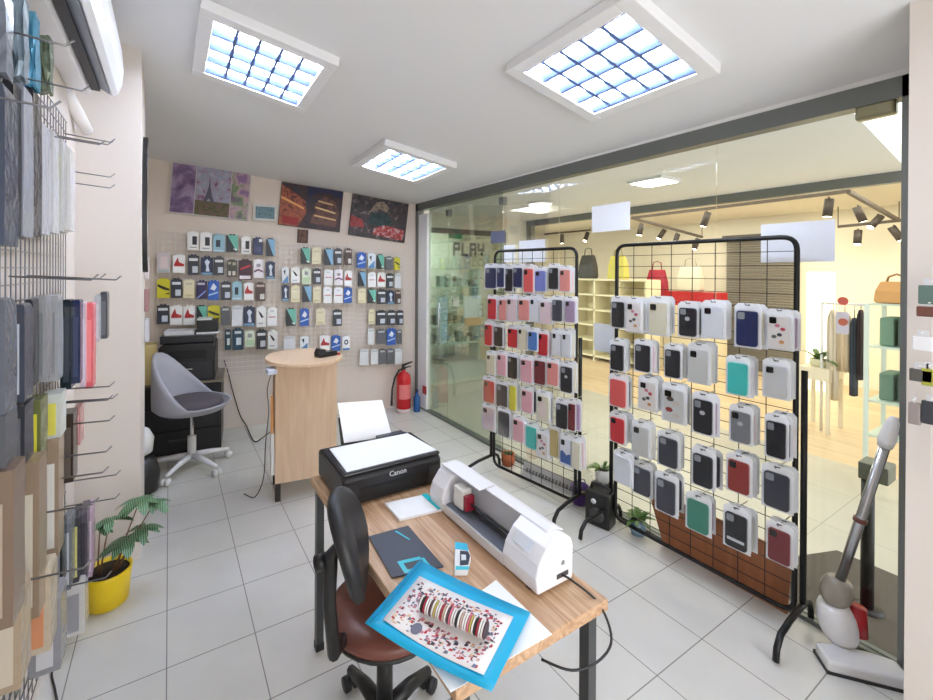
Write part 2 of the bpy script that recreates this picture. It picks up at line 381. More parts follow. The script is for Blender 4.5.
picture([(170, 161), (250, 173), (250, 221), (170, 213)], 'lilac three-panel painting of a tower among blossom, above the left wall grid',
        [('p', rc(0, 0, .29, 1), art_mat('art_lilac', [S(96, 70, 110), S(130, 105, 140), S(170, 150, 180)], 9, 1)),
         ('p', rc(.30, 0, .75, 1), art_mat('art_blossom', [S(125, 85, 110), S(165, 150, 170), S(150, 160, 180), S(190, 170, 185)], 14, 4)),
         ('p', rc(.30, 0, .75, .3), art_mat('art_hill', [S(62, 66, 44), S(100, 92, 64), S(120, 80, 80)], 20, 9)),
         ('p', tower, M(92, 88, 104, .6)),
         ('p', rc(.76, 0, 1, 1), art_mat('art_garden', [S(120, 90, 130), S(110, 140, 100), S(190, 160, 165), S(140, 110, 150)], 9, 6))], M(196, 190, 186, .5))
picture([(253, 204), (277, 205), (277, 222), (253, 220)], 'tiny pale framed picture of blue water between the two large paintings',
        [('p', R01, art_mat('art_sea', [S(60, 90, 105), S(110, 140, 150), S(90, 120, 120)], 30, 3))], M(206, 204, 200, .5), .025)
picture([(280, 181), (342, 192), (341, 232), (280, 225)], 'dark painting of timber balconied houses with warm lights under a blue sky',
        [('p', R01, art_mat('art_town', [S(30, 24, 34), S(62, 36, 38), S(40, 40, 60)], 8, 2)),
         ('p', [(0, 0), (.3, 0), (.42, .35), (.4, .62), (.2, .8), (0, .95)], art_mat('art_house', [S(90, 35, 30), S(170, 90, 60), S(110, 50, 44)], 16, 5)),
         ('p', [(.5, .12), (.93, .1), (.96, .45), (.88, .72), (.7, .82), (.55, .6)], art_mat('art_house2', [S(60, 32, 34), S(110, 70, 58), S(74, 40, 44)], 16, 8)),
         ('p', [(.56, .5), (.9, .42), (.9, .46), (.56, .54)], M(226, 190, 140, .6)), ('p', [(.6, .66), (.85, .62), (.85, .65), (.6, .7)], M(214, 176, 130, .6)),
         ('p', [(.55, .3), (.92, .25), (.92, .29), (.55, .34)], M(220, 180, 130, .6)), ('p', [(.0, .62), (.38, .42), (.38, .47), (.0, .68)], M(228, 160, 96, .6)),
         ('p', [(.05, .05), (.3, .03), (.3, .2), (.05, .22)], M(150, 38, 40, .6)),
         ('p', [(.42, .72), (.6, .88), (.78, .9), (1, .8), (1, 1), (.4, 1)], M(34, 38, 74, .6))], M(36, 26, 26, .5), .004)
picture([(351, 193), (407, 204), (406, 243), (350, 235)], 'dark busy painting with red flowers and a green pool, rightmost of the paintings',
        [('p', R01, art_mat('art_flowers', [S(34, 32, 38), S(70, 64, 70), S(60, 44, 50), S(120, 110, 110)], 18, 11)),
         ('p', [(.3, .35), (.6, .3), (.75, .45), (.6, .66), (.35, .62)], art_mat('art_pool', [S(24, 44, 48), S(48, 74, 76)], 20, 4)),
         ('p', [(.3, .6), (.42, .9), (.55, .95), (.66, .8), (.6, .68), (.5, .74), (.4, .7)], art_mat('art_ruin', [S(110, 96, 86), S(170, 150, 130)], 30, 4)),
         ('p', [(0, .2), (.25, .22), (.2, .42), (0, .48)], art_mat('art_red', [S(90, 30, 34), S(168, 50, 50), S(120, 60, 60)], 30, 6)),
         ('p', [(.4, .08), (.95, .04), (.98, .3), (.6, .36), (.42, .24)], art_mat('art_red2', [S(100, 40, 44), S(176, 56, 56), S(190, 160, 160)], 30, 7))], M(30, 28, 30, .5), .004)
picture([(297.5, 229.5), (308, 230), (308, 243.5), (297.5, 242.5)], 'tiny dark brown icon picture below the timber houses painting', [('p', R01, art_mat('art_icon', [S(60, 26, 20), S(120, 80, 60)], 40, 2))], M(60, 26, 22, .5), .01)

# ================================================================== BACK WALL GRIDS
GO = .035
def wall_grid(x0, x1, v0, v1, label):
    a = bw(x0, v0, GO); b = bw(x1, v1, GO)
    c2 = bw(x1, v0, GO)
    W = (Vector((b.x, b.y, 0))-Vector((a.x, a.y, 0))).length; z1 = (a.z+c2.z)/2 if False else a.z; z0 = b.z
    t = thing('wire_grid_panel', label, 'wire grid', (a.x, a.y, z0), BWA, group='wire grids on the back wall')
    H = z1-z0; mb = MB(); n = max(2, int(W/.05)); k = int(H/.05)
    for i in range(n+1): x = W*i/n; mb.box((x-.0022, -.0016, 0), (x+.0022, .0016, H))
    for j in range(k+1): z = H*j/k; mb.box((0, -.0048, z-.0022), (W, -.0016, z+.0022))
    mb.build('wire_mesh', WIRE, t, local=True)
    br = MB()
    for x in (.1, W-.1):
        for z in (.1, H-.1): br.box((x-.01, .0016, z-.01), (x+.01, GO, z+.01))
    br.build('wall_bracket', WIRE, t, local=True)
    return t
grids = {'left': wall_grid(157, 279, 231, 369, 'white wire grid on the back wall behind the black office printer'),
         'middle': wall_grid(281, 353, 243, 367, 'white wire grid in the middle of the back wall above the wooden counter'),
         'right': wall_grid(355, 403, 251, 364, 'narrow white wire grid on the back wall left of the fire extinguisher')}
def pk(kind): return PK[kind]
W_, K_, G_ = (236, 236, 238), (30, 32, 40), (120, 150, 140)
# pack kinds: base colour, [(polygon, colour)], description
PK = {
 'phone': ((232, 230, 228), [(rc(.42, .3, .82, .78), (40, 42, 50)), (rc(.2, .12, .8, .18), (150, 150, 150))], 'white box with dark window'),
 'lblue': ((150, 190, 206), [(rc(.25, .3, .62, .72), (40, 50, 66)), (rc(.1, .05, .9, .12), (210, 225, 230))], 'light blue box with dark print'),
 'green': ((40, 46, 50), [([(.1, 1), (1, 1), (1, .15), (.85, .05)], (110, 186, 166)), ([(.55, .2), (.9, .05), (.9, .2)], (235, 240, 235))], 'black and mint diagonal box'),
 'dblue': ((38, 44, 54), [([(.15, 1), (1, 1), (1, 0), (.85, 0)], (130, 176, 208))], 'black and sky blue diagonal box'),
 'navyw': ((44, 50, 84), [(rc(.6, .78, .95, .95), (236, 236, 240)), (rc(.15, .2, .8, .5), (70, 76, 110))], 'navy box with white corner'),
 'clearp': ((206, 196, 196), [(rc(.25, .25, .8, .8), (226, 206, 208)), (rc(.05, .05, .95, .16), (170, 180, 182))], 'pale pink clear pouch'),
 'redw': ((236, 234, 234), [([(.1, .5), (.4, .9), (.5, .62), (.95, .5), (.9, .38), (.1, .38)], (176, 40, 44)), (rc(.05, .05, .95, .33), (244, 244, 244))], 'white box with red swoosh'),
 'dark': ((56, 58, 66), [(rc(.1, .72, .9, .86), (220, 222, 226)), (rc(.4, .12, .9, .45), (200, 206, 216))], 'dark box with white panels'),
 'figure': ((40, 50, 80), [([(.3, .75), (.5, .9), (.75, .75), (.62, .55), (.72, .2), (.4, .2), (.45, .5)], (214, 222, 236)), (rc(.05, .02, .95, .14), (120, 160, 190))], 'navy box with white figure'),
 'olive': ((70, 68, 58), [(rc(.1, .75, .4, .9), (170, 166, 140)), (rc(.55, .7, .9, .88), (170, 166, 140)), (rc(.15, .1, .4, .35), (206, 200, 190)), (rc(.55, .1, .85, .35), (206, 200, 190))], 'olive box with pale squares'),
 'reddark': ((60, 30, 44), [(rc(.05, .05, .9, .22), (236, 226, 230)), ([(.1, .6), (.9, .8), (.9, .7), (.1, .5)], (190, 40, 60))], 'maroon box with red band'),
 'purplew': ((232, 226, 232), [([(.05, .3), (.5, .42), (.95, .3), (.95, .4), (.5, .52), (.05, .4)], (110, 50, 100)), (rc(.3, .62, .7, .8), (150, 140, 150))], 'white box with purple band'),
 'white': ((238, 238, 240), [(rc(.15, .48, .85, .54), (196, 120, 130)), (rc(.3, .8, .7, .9), (205, 208, 215))], 'white box with thin pink line'),
 'wblack': ((236, 236, 236), [([(.15, .85), (.5, .7), (.75, .5), (.55, .45), (.35, .62)], (40, 40, 46)), (rc(.2, .15, .7, .22), (180, 180, 184))], 'white box with black sketch'),
 'wblue': ((226, 232, 240), [([(.1, .1), (.9, .55), (.9, 0), (.1, 0)], (90, 140, 190)), ([(.2, .8), (.5, .9), (.45, .5)], (44, 50, 70))], 'white box with blue wedge'),
 'cream': ((228, 218, 186), [(rc(.15, .1, .85, .2), (206, 190, 150)), (rc(.2, .75, .8, .85), (200, 194, 170))], 'cream coloured box'),
 'yellow': ((206, 196, 48), [([(.05, .75), (.95, .5), (.95, .38), (.5, .45), (.05, .62)], (44, 44, 40)), ([(.5, .2), (.95, .3), (.95, .2)], (60, 60, 50))], 'yellow box with black stripes'),
 'blue': ((44, 92, 176), [([(.2, .6), (.5, .9), (.8, .7), (.6, .5)], (226, 232, 240)), ([(.05, .3), (.95, .45), (.95, .38), (.05, .22)], (180, 206, 236))], 'bright blue box with white shape'),
 'purpleb': ((50, 40, 84), [([(.1, .1), (.9, .5), (.9, .42), (.1, .02)], (150, 170, 230)), (rc(.1, .8, .8, .92), (190, 190, 200))], 'dark violet box with pale streak'),
 'teal': ((24, 62, 80), [(rc(.35, .25, .8, .6), (210, 222, 224)), (rc(.2, .8, .8, .92), (200, 206, 210))], 'dark teal box with pale panel'),
 'pgreen': ((216, 226, 206), [(rc(.1, .1, .9, .45), (186, 212, 172)), (rc(.3, .6, .7, .85), (150, 154, 150))], 'pale green box'),
 'grey': ((96, 98, 104), [(rc(.15, .82, .85, .94), (190, 192, 196))], 'plain dark grey pack'),
 'lgrey': ((222, 224, 228), [(rc(.1, .85, .9, .95), (190, 194, 200))], 'plain whitish grey pack'),
 'brown': ((80, 60, 56), [(rc(.1, .8, .9, .92), (200, 180, 170)), (rc(.45, .1, .9, .4), (216, 214, 214))], 'brown box with white panel'),
 'ring': ((238, 238, 240), [([(.5+.28*math.cos(a*.7), .6+.2*math.sin(a*.7)) for a in range(9)], (34, 36, 46)), ([(.5+.14*math.cos(a*.7), .6+.1*math.sin(a*.7)) for a in range(9)], (238, 238, 240)), (rc(.05, 0, .95, .14), (60, 120, 190))], 'white box with black ring'),
}
rows = {
 'left': [
  [(187.5, 199, 231, 250, 'phone'), (200, 212, 232, 251, 'phone'), (213, 225, 234, 252, 'lblue'), (226.5, 238, 234, 252, 'green'), (241.5, 251, 236, 254, 'phone'), (253, 263, 237, 255, 'navyw'), (266, 275, 238, 256, 'dblue')],
  [(157, 170, 251, 273, 'clearp'), (173, 185, 254, 273, 'redw'), (188, 199, 254, 275, 'dark'), (201, 213, 256, 275, 'figure'), (214, 224, 256, 275, 'dark'), (227, 237, 259, 277, 'olive'), (239, 252, 259, 280, 'reddark'), (253.5, 263.5, 259, 278, 'purplew'), (266, 275, 261, 279, 'figure')],
  [(157, 170, 278, 298, 'yellow'), (171, 182, 278, 298, 'dark'), (183.5, 194.5, 279, 298, 'cream'), (196.5, 207, 280, 299, 'purpleb'), (208, 219, 280, 300, 'blue'), (221, 231, 281, 300, 'dark'), (232.5, 242, 281, 300, 'lblue'), (244, 253.5, 282, 300, 'redw'), (255.5, 265.5, 282, 301, 'brown')],
  [(157, 169, 304, 324, 'dark'), (170, 182.5, 305, 325, 'redw'), (183.5, 195, 305, 325, 'redw'), (196.5, 207, 305, 322, 'green'), (208, 220, 305, 322, 'yellow'), (221, 230, 306, 325, 'grey'), (232, 242.5, 305, 326, 'lgrey'), (243.5, 255, 306, 326, 'figure'), (256.5, 266, 306, 327, 'wblack'), (267.5, 277, 307, 326, 'white')],
  [(225, 231, 329, 350, 'teal'), (232.5, 243.5, 328, 350, 'teal'), (245, 255, 330, 347, 'pgreen'), (256.5, 266.5, 329, 349, 'dark'), (268, 277.5, 330, 349, 'wblack')]],
 'middle': [
  [(301, 310, 247, 264, 'green'), (312, 321, 247, 264, 'cream'), (324, 333, 248, 265, 'dblue'), (334.5, 342, 248, 265, 'dark'), (345, 352, 248, 265, 'brown')],
  [(282, 289, 267, 283, 'wblue'), (291, 300, 267, 283, 'wblack'), (302, 311, 268, 284, 'pgreen'), (313, 321, 268, 284, 'dark'), (324, 333, 269, 285, 'white'), (334.5, 343, 269, 285, 'purplew'), (344.5, 352, 270, 286, 'redw')],
  [(282, 289, 284.5, 301, 'figure'), (291, 300, 285, 302, 'cream'), (302.5, 311.5, 285, 302, 'dblue'), (313, 321, 286, 303, 'cream'), (323.5, 332, 286.5, 303, 'white'), (334, 343, 287, 303, 'white'), (344, 352, 287, 303, 'blue')],
  [(286, 296, 308, 326, 'green'), (300, 309, 308, 326, 'blue'), (316, 325, 308, 325, 'cream'), (333, 342, 309, 326, 'dark')],
  [(284, 295, 336, 349, 'lgrey'), (300, 308.5, 336, 350, 'wblue'), (320, 330, 335, 351, 'redw'), (331.5, 340.5, 335, 351, 'blue'), (342.5, 350, 336, 350, 'ring')]],
 'right': [
  [(357, 366, 252, 268, 'blue'), (368, 375.5, 253, 268, 'wblue'), (377, 384, 254, 269, 'green'), (385.5, 393, 256, 270, 'grey'), (394.5, 400, 257, 270, 'yellow')],
  [(358.5, 366, 271, 286, 'dblue'), (368, 376, 272, 287, 'white'), (377.5, 385.5, 272, 287, 'redw'), (386.5, 393.5, 273, 288, 'dark'), (394.8, 401, 273, 288, 'lgrey')],
  [(358, 366, 288, 303, 'cream'), (368, 376, 289, 303, 'green'), (377.5, 386, 289, 304, 'dark'), (387, 394.5, 290, 304, 'figure'), (395.5, 401, 290, 304, 'brown')],
  [(368.5, 375, 309, 324, 'cream'), (376.5, 386, 310, 325, 'dark'), (387.2, 395.8, 310, 325, 'dark'), (397, 403.5, 310, 325, 'dark')],
  [(368, 374.5, 328, 344, 'lgrey'), (377, 386, 329, 344, 'grey'), (387, 395.8, 328, 345, 'blue'), (397, 402, 329, 344, 'grey')],
  [(360, 368.5, 348.5, 365, 'lgrey'), (371, 378, 348.5, 364, 'lgrey'), (379.3, 386, 348.5, 364, 'grey'), (387, 394, 348.5, 364, 'grey'), (395.2, 402, 348.5, 364, 'lgrey')]],
}
ROWN = ['top', 'second', 'third', 'fourth', 'fifth', 'sixth', 'seventh']
def hang_pack(x0, x1, y0, y1, kind, label, grid, group):
    dep = .10; c = (x0+x1)/2
    a = bw(x0, (y0+y1)/2, dep); b = bw(x1, (y0+y1)/2, dep); tp = bw(c, y0, dep); bt = bw(c, y1, dep)
    W = (b-a).length; H = tp.z-bt.z; base, polys, _ = PK[kind]; th = .018
    t = thing('accessory_pack', label, 'accessory pack', (tp.x, tp.y, bt.z), BWA, group=group)
    mb = MB(); mb.box((-W/2, 0, 0), (W/2, th, H*.93)); mb.mi = 0
    mats = [M(*base, .4)]
    for i, (pl, cc) in enumerate(polys):
        mb.mi = i+1; mats.append(M(*cc, .4)); y = -.0004*(i+1); mb.prism([((u-.5)*W, v*H*.93) for u, v in pl], y, 0, 'y')
    mb.build('box', mats, t, local=True)
    hd = MB(); hd.prism([(-W*.3, H*.93), (W*.3, H*.93), (W*.22, H), (W*.06, H), (W*.06, H*.97), (-W*.06, H*.97), (-W*.06, H), (-W*.22, H)], th*.3, th*.5, 'y'); hd.build('hanger_tab', M(*base, .4), t, local=True)
    # hook belongs to the grid
    hp = MB(); base_p = tp+(-BWN)*(dep-GO); z = bt.z+H*.985
    q0 = Vector((base_p.x, base_p.y, z)); q1 = Vector((tp.x, tp.y, z))+BWN*.012
    hp.tube([q0, q1, q1+BWN*.006+Vector((0, 0, .012))], .0022, 5); hp.build('hook', WIRE, grid)
for gname, rr in rows.items():
    for ri, row in enumerate(rr):
        for ci, it in enumerate(row):
            hang_pack(*it, label='%s, %s from left in %s row of %s back-wall grid' % (PK[it[4]][2], ORD[ci], ROWN[ri], gname), grid=grids[gname], group='packs on the %s back wall grid' % gname)

# ================================================================== RACKS
def curve_corner(p, a, b, r, n=5):
    """rounded corner points at p between directions a and b"""
    a = Vector(a); b = Vector(b); p = Vector(p); o = []
    for k in range(n+1):
        t = k/n; o.append((p+a*r)*(1-t)**2+p*2*t*(1-t)+(p+b*r)*t**2)
    return o
def rack(p0, p1, H, zb, ncol, nrow, label, r=.011):
    p0 = Vector((*p0, 0)); p1 = Vector((*p1, 0)); e = (p1-p0).normalized(); W = (p1-p0).length; ang = math.atan2(e.y, e.x)
    t = thing('display_rack', label, 'display rack', p0, ang, group='black wire display racks')
    Z = Vector((0, 0, 1)); X = Vector((1, 0, 0))
    A = Vector((0, 0, zb)); B = Vector((W, 0, zb)); Cc = Vector((W, 0, H)); D = Vector((0, 0, H))
    pts = curve_corner(A, X, Z, .06)+curve_corner(D, -Z, X, .06)+curve_corner(Cc, -X, -Z, .06)+curve_corner(B, Z, -X, .06); pts.append(pts[0])
    MB().tube(pts, r, 10, caps=False).build('frame', BLACKM, t, local=True)
    mb = MB()
    for i in range(1, ncol): x = W*i/ncol; mb.box((x-.0015, -.0015, zb), (x+.0015, .0015, H))
    for j in range(1, nrow): z = zb+(H-zb)*j/nrow; mb.box((0, -.0045, z-.0015), (W, -.0015, z+.0015))
    mb.build('wire_mesh', BLACKM, t, local=True)
    for x in (.0, W):
        s = x+(.03 if x else -.03)
        MB().tube([(s, 0, .12), (s, 0, H*.66)], .012, 8).build('post', BLACKM, t, local=True)
        ft = MB().tube([(s, -.30, .012), (s, -.29, .06), (s, -.25, .10), (s, -.15, .115), (s, 0, .12), (s, .05, .115), (s, .08, .10), (s, .10, .06), (s, .105, .012)], .012, 8); ft.build('foot', BLACKM, t, local=True)
    t2 = dict(t=t, p0=p0, e=e, n=Vector((e.y, -e.x, 0)), ang=ang, W=W)
    return t2
RK1 = rack((2.24, .985), (2.35, .285), 1.755, .06, 8, 26, 'farther black wire rack of phone cases, beside the glass door')
RK2 = rack((2.41, .03), (2.44, -.845), 1.76, .06, 8, 26, 'nearer black wire rack of phone cases, right of the white cutting machine')
def rounded(w, h, r, n=3):
    o = []
    for cx, cy, a0 in ((w/2-r, h/2-r, 0), (-w/2+r, h/2-r, 90), (-w/2+r, -h/2+r, 180), (w/2-r, -h/2+r, 270)):
        for k in range(n+1): a = math.radians(a0+90*k/n); o.append((cx+r*math.cos(a), cy+r*math.sin(a)))
    return o
CC = {'navy': (34, 44, 92), 'blue': (84, 130, 196), 'perwinkle': (132, 142, 214), 'black': (34, 35, 42), 'red': (206, 42, 52), 'coral': (226, 96, 92), 'salmon': (230, 150, 142), 'pink': (232, 176, 186),
      'pale pink': (232, 208, 212), 'white': (226, 228, 234), 'clear': (206, 206, 204), 'mauve': (176, 152, 182), 'maroon': (122, 42, 48), 'turquoise': (70, 196, 186), 'green': (62, 142, 120), 'gold': (196, 176, 116), 'yellow': (222, 214, 70),
      'cream': (226, 220, 196), 'grey': (128, 130, 134), 'charcoal': (62, 64, 76), 'floral white': (232, 226, 222), 'light blue': (110, 150, 206), 'brick red': (150, 56, 50)}
CNT = {}
def case_pack(rk, x0, x1, y0, y1, col, off, label, group, style='', rich=True):
    cu, cv = (x0+x1)/2, (y0+y1)/2; base = rk['p0']+rk['n']*off
    a = hit(x0, cv, base, rk['n']); b = hit(x1, cv, base, rk['n']); c = hit(cu, cv, base, rk['n']); tp = hit(cu, y0, base, rk['n']); bt = hit(cu, y1, base, rk['n'])
    W = max(.035, (b-a).length); H = tp.z-bt.z
    return put_pack(rk, c, W, H, col, label, group, style, rich, off)
def put_pack(rk, c, W, H, col, label, group, style, rich, off):
    t = thing('phone_case_pack', label, 'phone case', (c.x, c.y, c.z-H*.58), rk['ang'], group=group)
    z0 = H*.58
    bwid, bh = W*1.28, H*1.0
    bag = MB(); bag.mi = 0
    prof = [(-bwid/2, -H*.56), (bwid/2, -H*.56), (bwid/2, H*.62), (W*.45, H*.72), (-W*.45, H*.72), (-bwid/2, H*.62)]
    bag.prism([(x, z+z0) for x, z in prof], 0, .004, 'y')
    bag.mi = 1; bag.prism([(x*W, z*H+z0) for x, z in ((-.12, .655), (.12, .655), (.12, .685), (-.12, .685))], -.0006, 0, 'y')
    bag.build('bag', [M(224, 226, 230, .3), BLACK], t, local=True)
    cs = MB(); r = min(W, H)*.14
    pr = rounded(W, H, r); n = len(pr)
    cs.prism([(x, z+z0) for x, z in pr], -.010, 0, 'y'); mats = [M(*CC[col], .35)]
    if style != 'plain':
        cs.mi = 1; cs.prism([(x-W*.26, z+z0+H*.36) for x, z in rounded(W*.34, H*.2, r*.5)], -.0118, -.010, 'y'); mats.append(M(20, 20, 24, .2) if col not in ('black', 'navy', 'charcoal') else M(150, 154, 162, .3))
    if style == 'floral':
        for k, (fx, fz, cc) in enumerate(((.2, .1, (196, 80, 96)), (-.2, -.15, (90, 96, 90)), (.15, -.3, (206, 150, 90)), (-.05, .2, (206, 120, 140)), (.05, -.08, (70, 70, 76)))):
            cs.mi = 2+k; mats.append(M(*cc, .5)); cs.prism([(fx*W+W*.13*math.cos(i*1.05), fz*H+z0+W*.11*math.sin(i*1.05)) for i in range(6)], -.0112, -.010, 'y')
    if style == 'camo':
        for k, (fx, fz, cc) in enumerate(((.15, .1, (206, 196, 186)), (-.2, -.15, (150, 60, 70)), (.15, -.3, (206, 196, 186)), (-.15, .2, (90, 80, 74)))):
            cs.mi = 2+k; mats.append(M(*cc, .5)); cs.prism([(fx*W+W*.2*math.cos(i*1.05), fz*H+z0+W*.13*math.sin(i*1.05)) for i in range(6)], -.0112, -.010, 'y')
    if style == 'logo': cs.mi = 2; mats.append(M(196, 198, 204, .4)); cs.prism([(W*.0+W*.16*math.cos(i*1.05), z0+H*.12+W*.14*math.sin(i*1.05)) for i in range(6)], -.0112, -.010, 'y')
    if style == 'strip': cs.mi = 2; mats.append(M(214, 216, 220, .4)); cs.prism([(-W*.4, z0-H*.3), (W*.4, z0-H*.3), (W*.4, z0-H*.22), (-W*.4, z0-H*.22)], -.0112, -.010, 'y')
    if style == 'arch': cs.mi = 2; mats.append(M(232, 214, 206, .4)); cs.prism([(x, z+z0-H*.05) for x, z in rounded(W*.6, H*.7, W*.28)], -.0112, -.010, 'y')
    if style == 'dip': cs.mi = 2; mats.append(M(60, 96, 160, .4)); cs.prism([(-W*.5, z0-H*.42), (W*.5, z0-H*.42), (W*.5, z0), (W*.1, z0-H*.1), (-W*.3, z0+.05*H), (-W*.5, z0-H*.02)], -.0112, -.010, 'y')
    cs.build('phone_case', mats, t, local=True)
    if rich:
        fl = MB(); fl.prism([(x, z+z0) for x, z in rounded(bwid*.96, H*1.08, r)], -.0135, -.0132, 'y'); fl.build('clear_cover', CLEAR, t, local=True)
    return t
def fill_rack(rk, rws, side, behind):
    for ri, row in enumerate(rws):
        for ci, it in enumerate(row):
            x0, x1, y0, y1, col = it[:5]; st = it[5] if len(it) > 5 else ''
            off = rnd.uniform(.10, .13)
            desc = {'floral': 'flower print', 'camo': 'dark camouflage', 'logo': col+' logo', 'strip': 'black lettered', 'arch': 'cream arch', 'dip': 'blue dipped white'}.get(st, col)
            place = '%s from left, %s row of %s rack' % (ORD[ci], ROWN[ri], side)
            grp = 'phone case packs on the %s rack' % side
            t = case_pack(rk, x0, x1, y0, y1, col, off, '%s phone case pack, %s' % (desc, place), grp, st)
            c = Vector(t.location); W = 0
            for k in range(behind):
                o2 = off-.028*(k+1); cu, cv = (x0+x1)/2, (y0+y1)/2
                wv = hit(x1, cv, rk['p0']+rk['n']*off, rk['n'])-hit(x0, cv, rk['p0']+rk['n']*off, rk['n'])
                Hh = (hit(cu, y0, rk['p0']+rk['n']*off, rk['n'])-hit(cu, y1, rk['p0']+rk['n']*off, rk['n'])).z
                cc = hit(cu, cv, rk['p0']+rk['n']*off, rk['n'])-rk['n']*.028*(k+1)+rk['e']*rnd.uniform(-.006, .012)+Vector((0, 0, rnd.uniform(-.006, .008)))
                put_pack(rk, cc, min(.08, max(.06, wv.length)), min(.16, Hh*.98), rnd.choice(['clear', 'black', 'white', 'pale pink', 'charcoal', 'clear', 'cream', 'mauve']),
                         'bagged case %s behind front pack, %s' % (['just', 'deeper'][k], place), grp, '', False, o2)
            tp = hit((x0+x1)/2, y0, rk['p0']+rk['n']*off, rk['n']); bt = hit((x0+x1)/2, y1, rk['p0']+rk['n']*off, rk['n']); H = tp.z-bt.z; z = (tp.z+bt.z)/2+H*.67
            q1 = Vector((tp.x, tp.y, z)); q0 = q1-rk['n']*off
            MB().tube([q0, q1+rk['n']*.02, q1+rk['n']*.03+Vector((0, 0, .012))], .0025, 5).build('hook', STEEL, rk['t'])
r1 = [
 [(486, 496, 268, 288, 'navy'), (497.8, 504, 268, 287, 'navy'), (505.5, 512.5, 269, 291, 'black'), (514, 522, 268, 287, 'navy'), (524.5, 533, 269, 292, 'coral'), (536, 545.5, 271, 291, 'perwinkle'), (549.5, 558, 268, 289, 'black'), (560.5, 570, 270, 291, 'salmon')],
 [(488.5, 496, 299, 319, 'red'), (500, 506, 300, 320, 'salmon'), (507.8, 516, 299, 321, 'pale pink'), (519.5, 529, 300, 320, 'salmon'), (531, 539, 299, 321, 'white'), (541, 551, 302, 323, 'pale pink'), (553, 562, 300, 321, 'charcoal'), (566, 575, 301, 322, 'mauve')],
 [(485.5, 492, 325, 345, 'red'), (495, 502.5, 327, 346, 'black'), (508.5, 517, 329, 347, 'red'), (519, 526.5, 329, 349, 'cream'), (529, 537, 332, 350, 'blue'), (538.5, 547.5, 334, 355, 'red'), (553, 561, 333, 355, 'white'), (563, 571, 334, 357, 'white')],
 [(487.5, 495, 355, 374, 'cream'), (498, 506, 355, 375, 'pink'), (508, 517, 357, 378, 'black'), (521.5, 532, 360, 382, 'pink'), (535, 545, 361, 384, 'maroon'), (548, 558, 363, 385, 'salmon'), (561.5, 572, 367, 392, 'black', 'logo')],
 [(484.5, 494, 381, 402, 'red'), (497.5, 507, 385, 407, 'charcoal'), (510, 516, 386, 410, 'yellow', 'plain'), (522.5, 532, 391, 412, 'pink'), (538, 549, 396, 420, 'cream', 'arch'), (557, 567, 404, 428, 'black'), (569, 575, 404, 430, 'maroon')],
 [(483.5, 494, 408, 429, 'pale pink'), (499, 509, 412, 436, 'charcoal', 'plain'), (514, 523.5, 420, 441, 'pink'), (527, 536, 427, 448, 'turquoise', 'plain'), (538, 548, 434, 457, 'floral white', 'floral'), (550.5, 558, 430, 456, 'gold', 'plain'), (561.5, 571, 439, 465, 'white', 'dip'), (573, 580, 442, 468, 'cream', 'plain')]]
r2 = [
 [(612.5, 624, 302, 327, 'black'), (627.5, 641, 303, 331, 'floral white', 'floral'), (650, 667, 303, 334, 'cream'), (680, 696.5, 308, 336, 'black', 'logo'), (704, 723, 307, 337, 'white'), (737, 758, 311, 346, 'navy'), (768.5, 790, 316, 348, 'floral white', 'floral')],
 [(611.5, 623.5, 345, 370, 'black'), (636, 650, 345, 371, 'black'), (666, 680, 350, 377, 'black'), (690, 708, 350, 382, 'clear'), (728.5, 747.5, 363, 394, 'turquoise', 'plain'), (765.5, 787, 366, 397, 'clear')],
 [(611, 625.5, 380, 406, 'coral', 'plain'), (640.5, 655.5, 382, 409, 'floral white', 'floral'), (664.5, 683.5, 390, 421, 'clear', 'camo'), (694.5, 712, 400, 433, 'black', 'logo'), (732, 750, 412, 442, 'grey', 'logo'), (767.5, 785.5, 422, 457, 'black')],
 [(611.5, 624, 418, 442, 'red'), (634, 648.5, 427, 455, 'clear'), (660, 677, 438, 466, 'charcoal'), (694.5, 712, 455, 486, 'black'), (729.5, 748.5, 461, 492, 'brick red'), (765.5, 788.5, 473, 508, 'charcoal')],
 [(616, 630.5, 457, 483, 'white', 'plain'), (634, 649.5, 468, 494, 'charcoal'), (658, 674.5, 480, 512, 'charcoal'), (689, 707.5, 501, 531, 'green', 'plain'), (727, 746, 514, 548, 'black', 'strip'), (770, 789, 530, 562, 'maroon')]]
fill_rack(RK1, r1, 'far', 1)
fill_rack(RK2, r2, 'near', 2)

